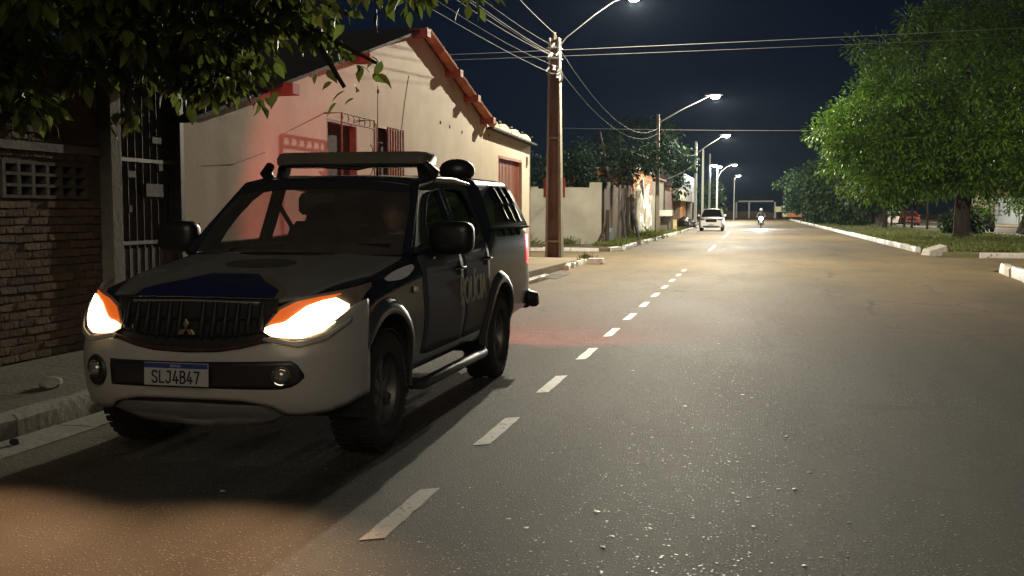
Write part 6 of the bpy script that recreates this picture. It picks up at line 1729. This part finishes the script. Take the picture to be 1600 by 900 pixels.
for y, z, w, h in ((-.36, .80, .06, .06), (-.2, .84, .14, .11), (.05, .82, .13, .10), (.2, .76, .10, .05), (.7, .80, .11, .05), (.85, .84, .05, .03)):
    rows.append([(w * math.cos(a), y, z + h * math.sin(a)) for a in np.linspace(0, 2 * math.pi, 12, endpoint=False)])
b.grid(rows, close_v=True); b.add(rows[0], [tuple(range(12))]); b.add(rows[-1], [tuple(reversed(range(12)))]); b.build("tank_and_seat", M_("bike_red", (.15, .02, .02), .35, coat=.4, var=.1), mc, 50)
b = MB(); b.tbox((0, 0, .28), (.26, .42, 0), (0, -.02, .62), (.2, .36, 0)); b.tube([(.14, -.1, .34), (.16, .4, .3), (.16, .85, .42)], .04, 8); b.build("engine", iron_dark, mc, bevel=.03)
b = MB(); b.grid([[(x, -.65 + .34 * math.cos(a), .31 + .34 * math.sin(a)) for a in np.linspace(.5, 2.4, 9)] for x in (-.06, .06)]); b.build("mudguard", black_plastic, mc, 60, solid=.01)
b = MB(); b.lathe([(0, -.07), (.10, -.062), (.15, -.03), (.165, 0)], 20, 'y'); hl_ = b.build("headlight", M_("bike_head", (.9, .9, .9), .2, emit=(.92, .97, 1.0), estr=600.0), mc, 60, loc=(0, -.50, .88))
b = MB(); b.lathe([(.17, 0), (.15, .08), (.07, .13), (0, .14)], 20, 'y'); b.build("shell", black_plastic, hl_, 60)
spot("head_light", mc, (0, -.60, .88), (0, -20, .1), 2600.0, (.9, .96, 1.0), 60, .9, .1)
for s in (-1, 1):
    b = MB(); b.tube([(s * .28, -.34, 1.04), (s * .30, -.36, 1.18)], .008, 5); b.lathe([(0, -.012), (.05, -.01), (.05, .01), (0, .012)], 12, 'y', (s * .31, -.36, 1.22)); b.build("mirror", black_plastic, mc)
RJ = {"pelvis": ((0, .32, .90), .13), "spine": ((0, .28, 1.10), .12), "chest": ((0, .20, 1.30), (.16, .12)), "neck": ((0, .16, 1.44), .055), "skull": ((0, .13, 1.52), .06),
      "shl": ((-.19, .18, 1.36), .06), "shr": ((.19, .18, 1.36), .06), "ell": ((-.34, .0, 1.16), .045), "elr": ((.34, .0, 1.16), .045), "wrl": ((-.32, -.22, 1.06), .03), "wrr": ((.32, -.22, 1.06), .03),
      "hipl": ((-.11, .26, .88), .09), "hipr": ((.11, .26, .88), .09), "knl": ((-.20, -.08, .72), .065), "knr": ((.20, -.08, .72), .065), "anl": ((-.20, .12, .36), .045), "anr": ((.20, .12, .36), .045), "tol": ((-.20, -.06, .31), .035), "tor": ((.20, -.06, .31), .035)}
RB = [x for x in Bn if not (x[0][0] in "lr" and x[0] not in ()) and x[0] in RJ and x[1] in RJ]
hand(RJ, RB, "wrl", "l", (-.05, -.5, -.1), (1, 0, 0), (0, -.3, -1)); hand(RJ, RB, "wrr", "r", (.05, -.5, -.1), (-1, 0, 0), (0, -.3, -1))
rider = skin_body("person", RJ, RB, [skin_mat, M_("grey_shirt", (.10, .13, .13), .9, var=.1), cloth_dark], lambda c: 0 if (c.z > 1.46 or c.y < -.20) and c.z > 1.0 else (1 if c.z > .95 else 2), None, ((0, .11, 1.59), .115), (0, -1, 0), loc=(.72, 94, 0))
tag(rider, "person in a grey shirt riding the oncoming motorcycle", "person")
b = MB(); rows = []
for j in range(9):
    ph = math.pi * .62 * j / 8; rows.append([(.145 * math.sin(ph) * math.cos(a), .10 + .165 * math.sin(ph) * math.sin(a), 1.62 + .15 * math.cos(ph)) for a in np.linspace(0, 2 * math.pi, 20, endpoint=False)])
b.grid(rows, close_v=True); hm = b.build("helmet", M_("white_helmet", (.55, .55, .54), .25, coat=.4, var=.05), rider, 60, solid=.01)

# ------------------------------------------------------------------ thin night haze that carries the glow of the lamps
b = MB(); b.box(-440, 440, -180, 720, -1.2, 15.5)
haze = b.build("haze", M_("haze_surface_unused", (1, 1, 1)), None)
hz_mat = bpy.data.materials.new("haze_air"); hz_mat.use_nodes = True
hz_nt = hz_mat.node_tree; hz_nt.nodes.clear()
hz_out = nd(hz_nt, "ShaderNodeOutputMaterial"); hz_v = nd(hz_nt, "ShaderNodeVolumePrincipled")
hz_v.inputs["Color"].default_value = (.55, .72, 1.0, 1); hz_v.inputs["Density"].default_value = 0.00012; hz_v.inputs["Anisotropy"].default_value = 0.35
hz_nt.links.new(hz_v.outputs[0], hz_out.inputs["Volume"])
haze.data.materials.clear(); haze.data.materials.append(hz_mat)
tag(haze, "thin night haze over the street", kind="stuff")
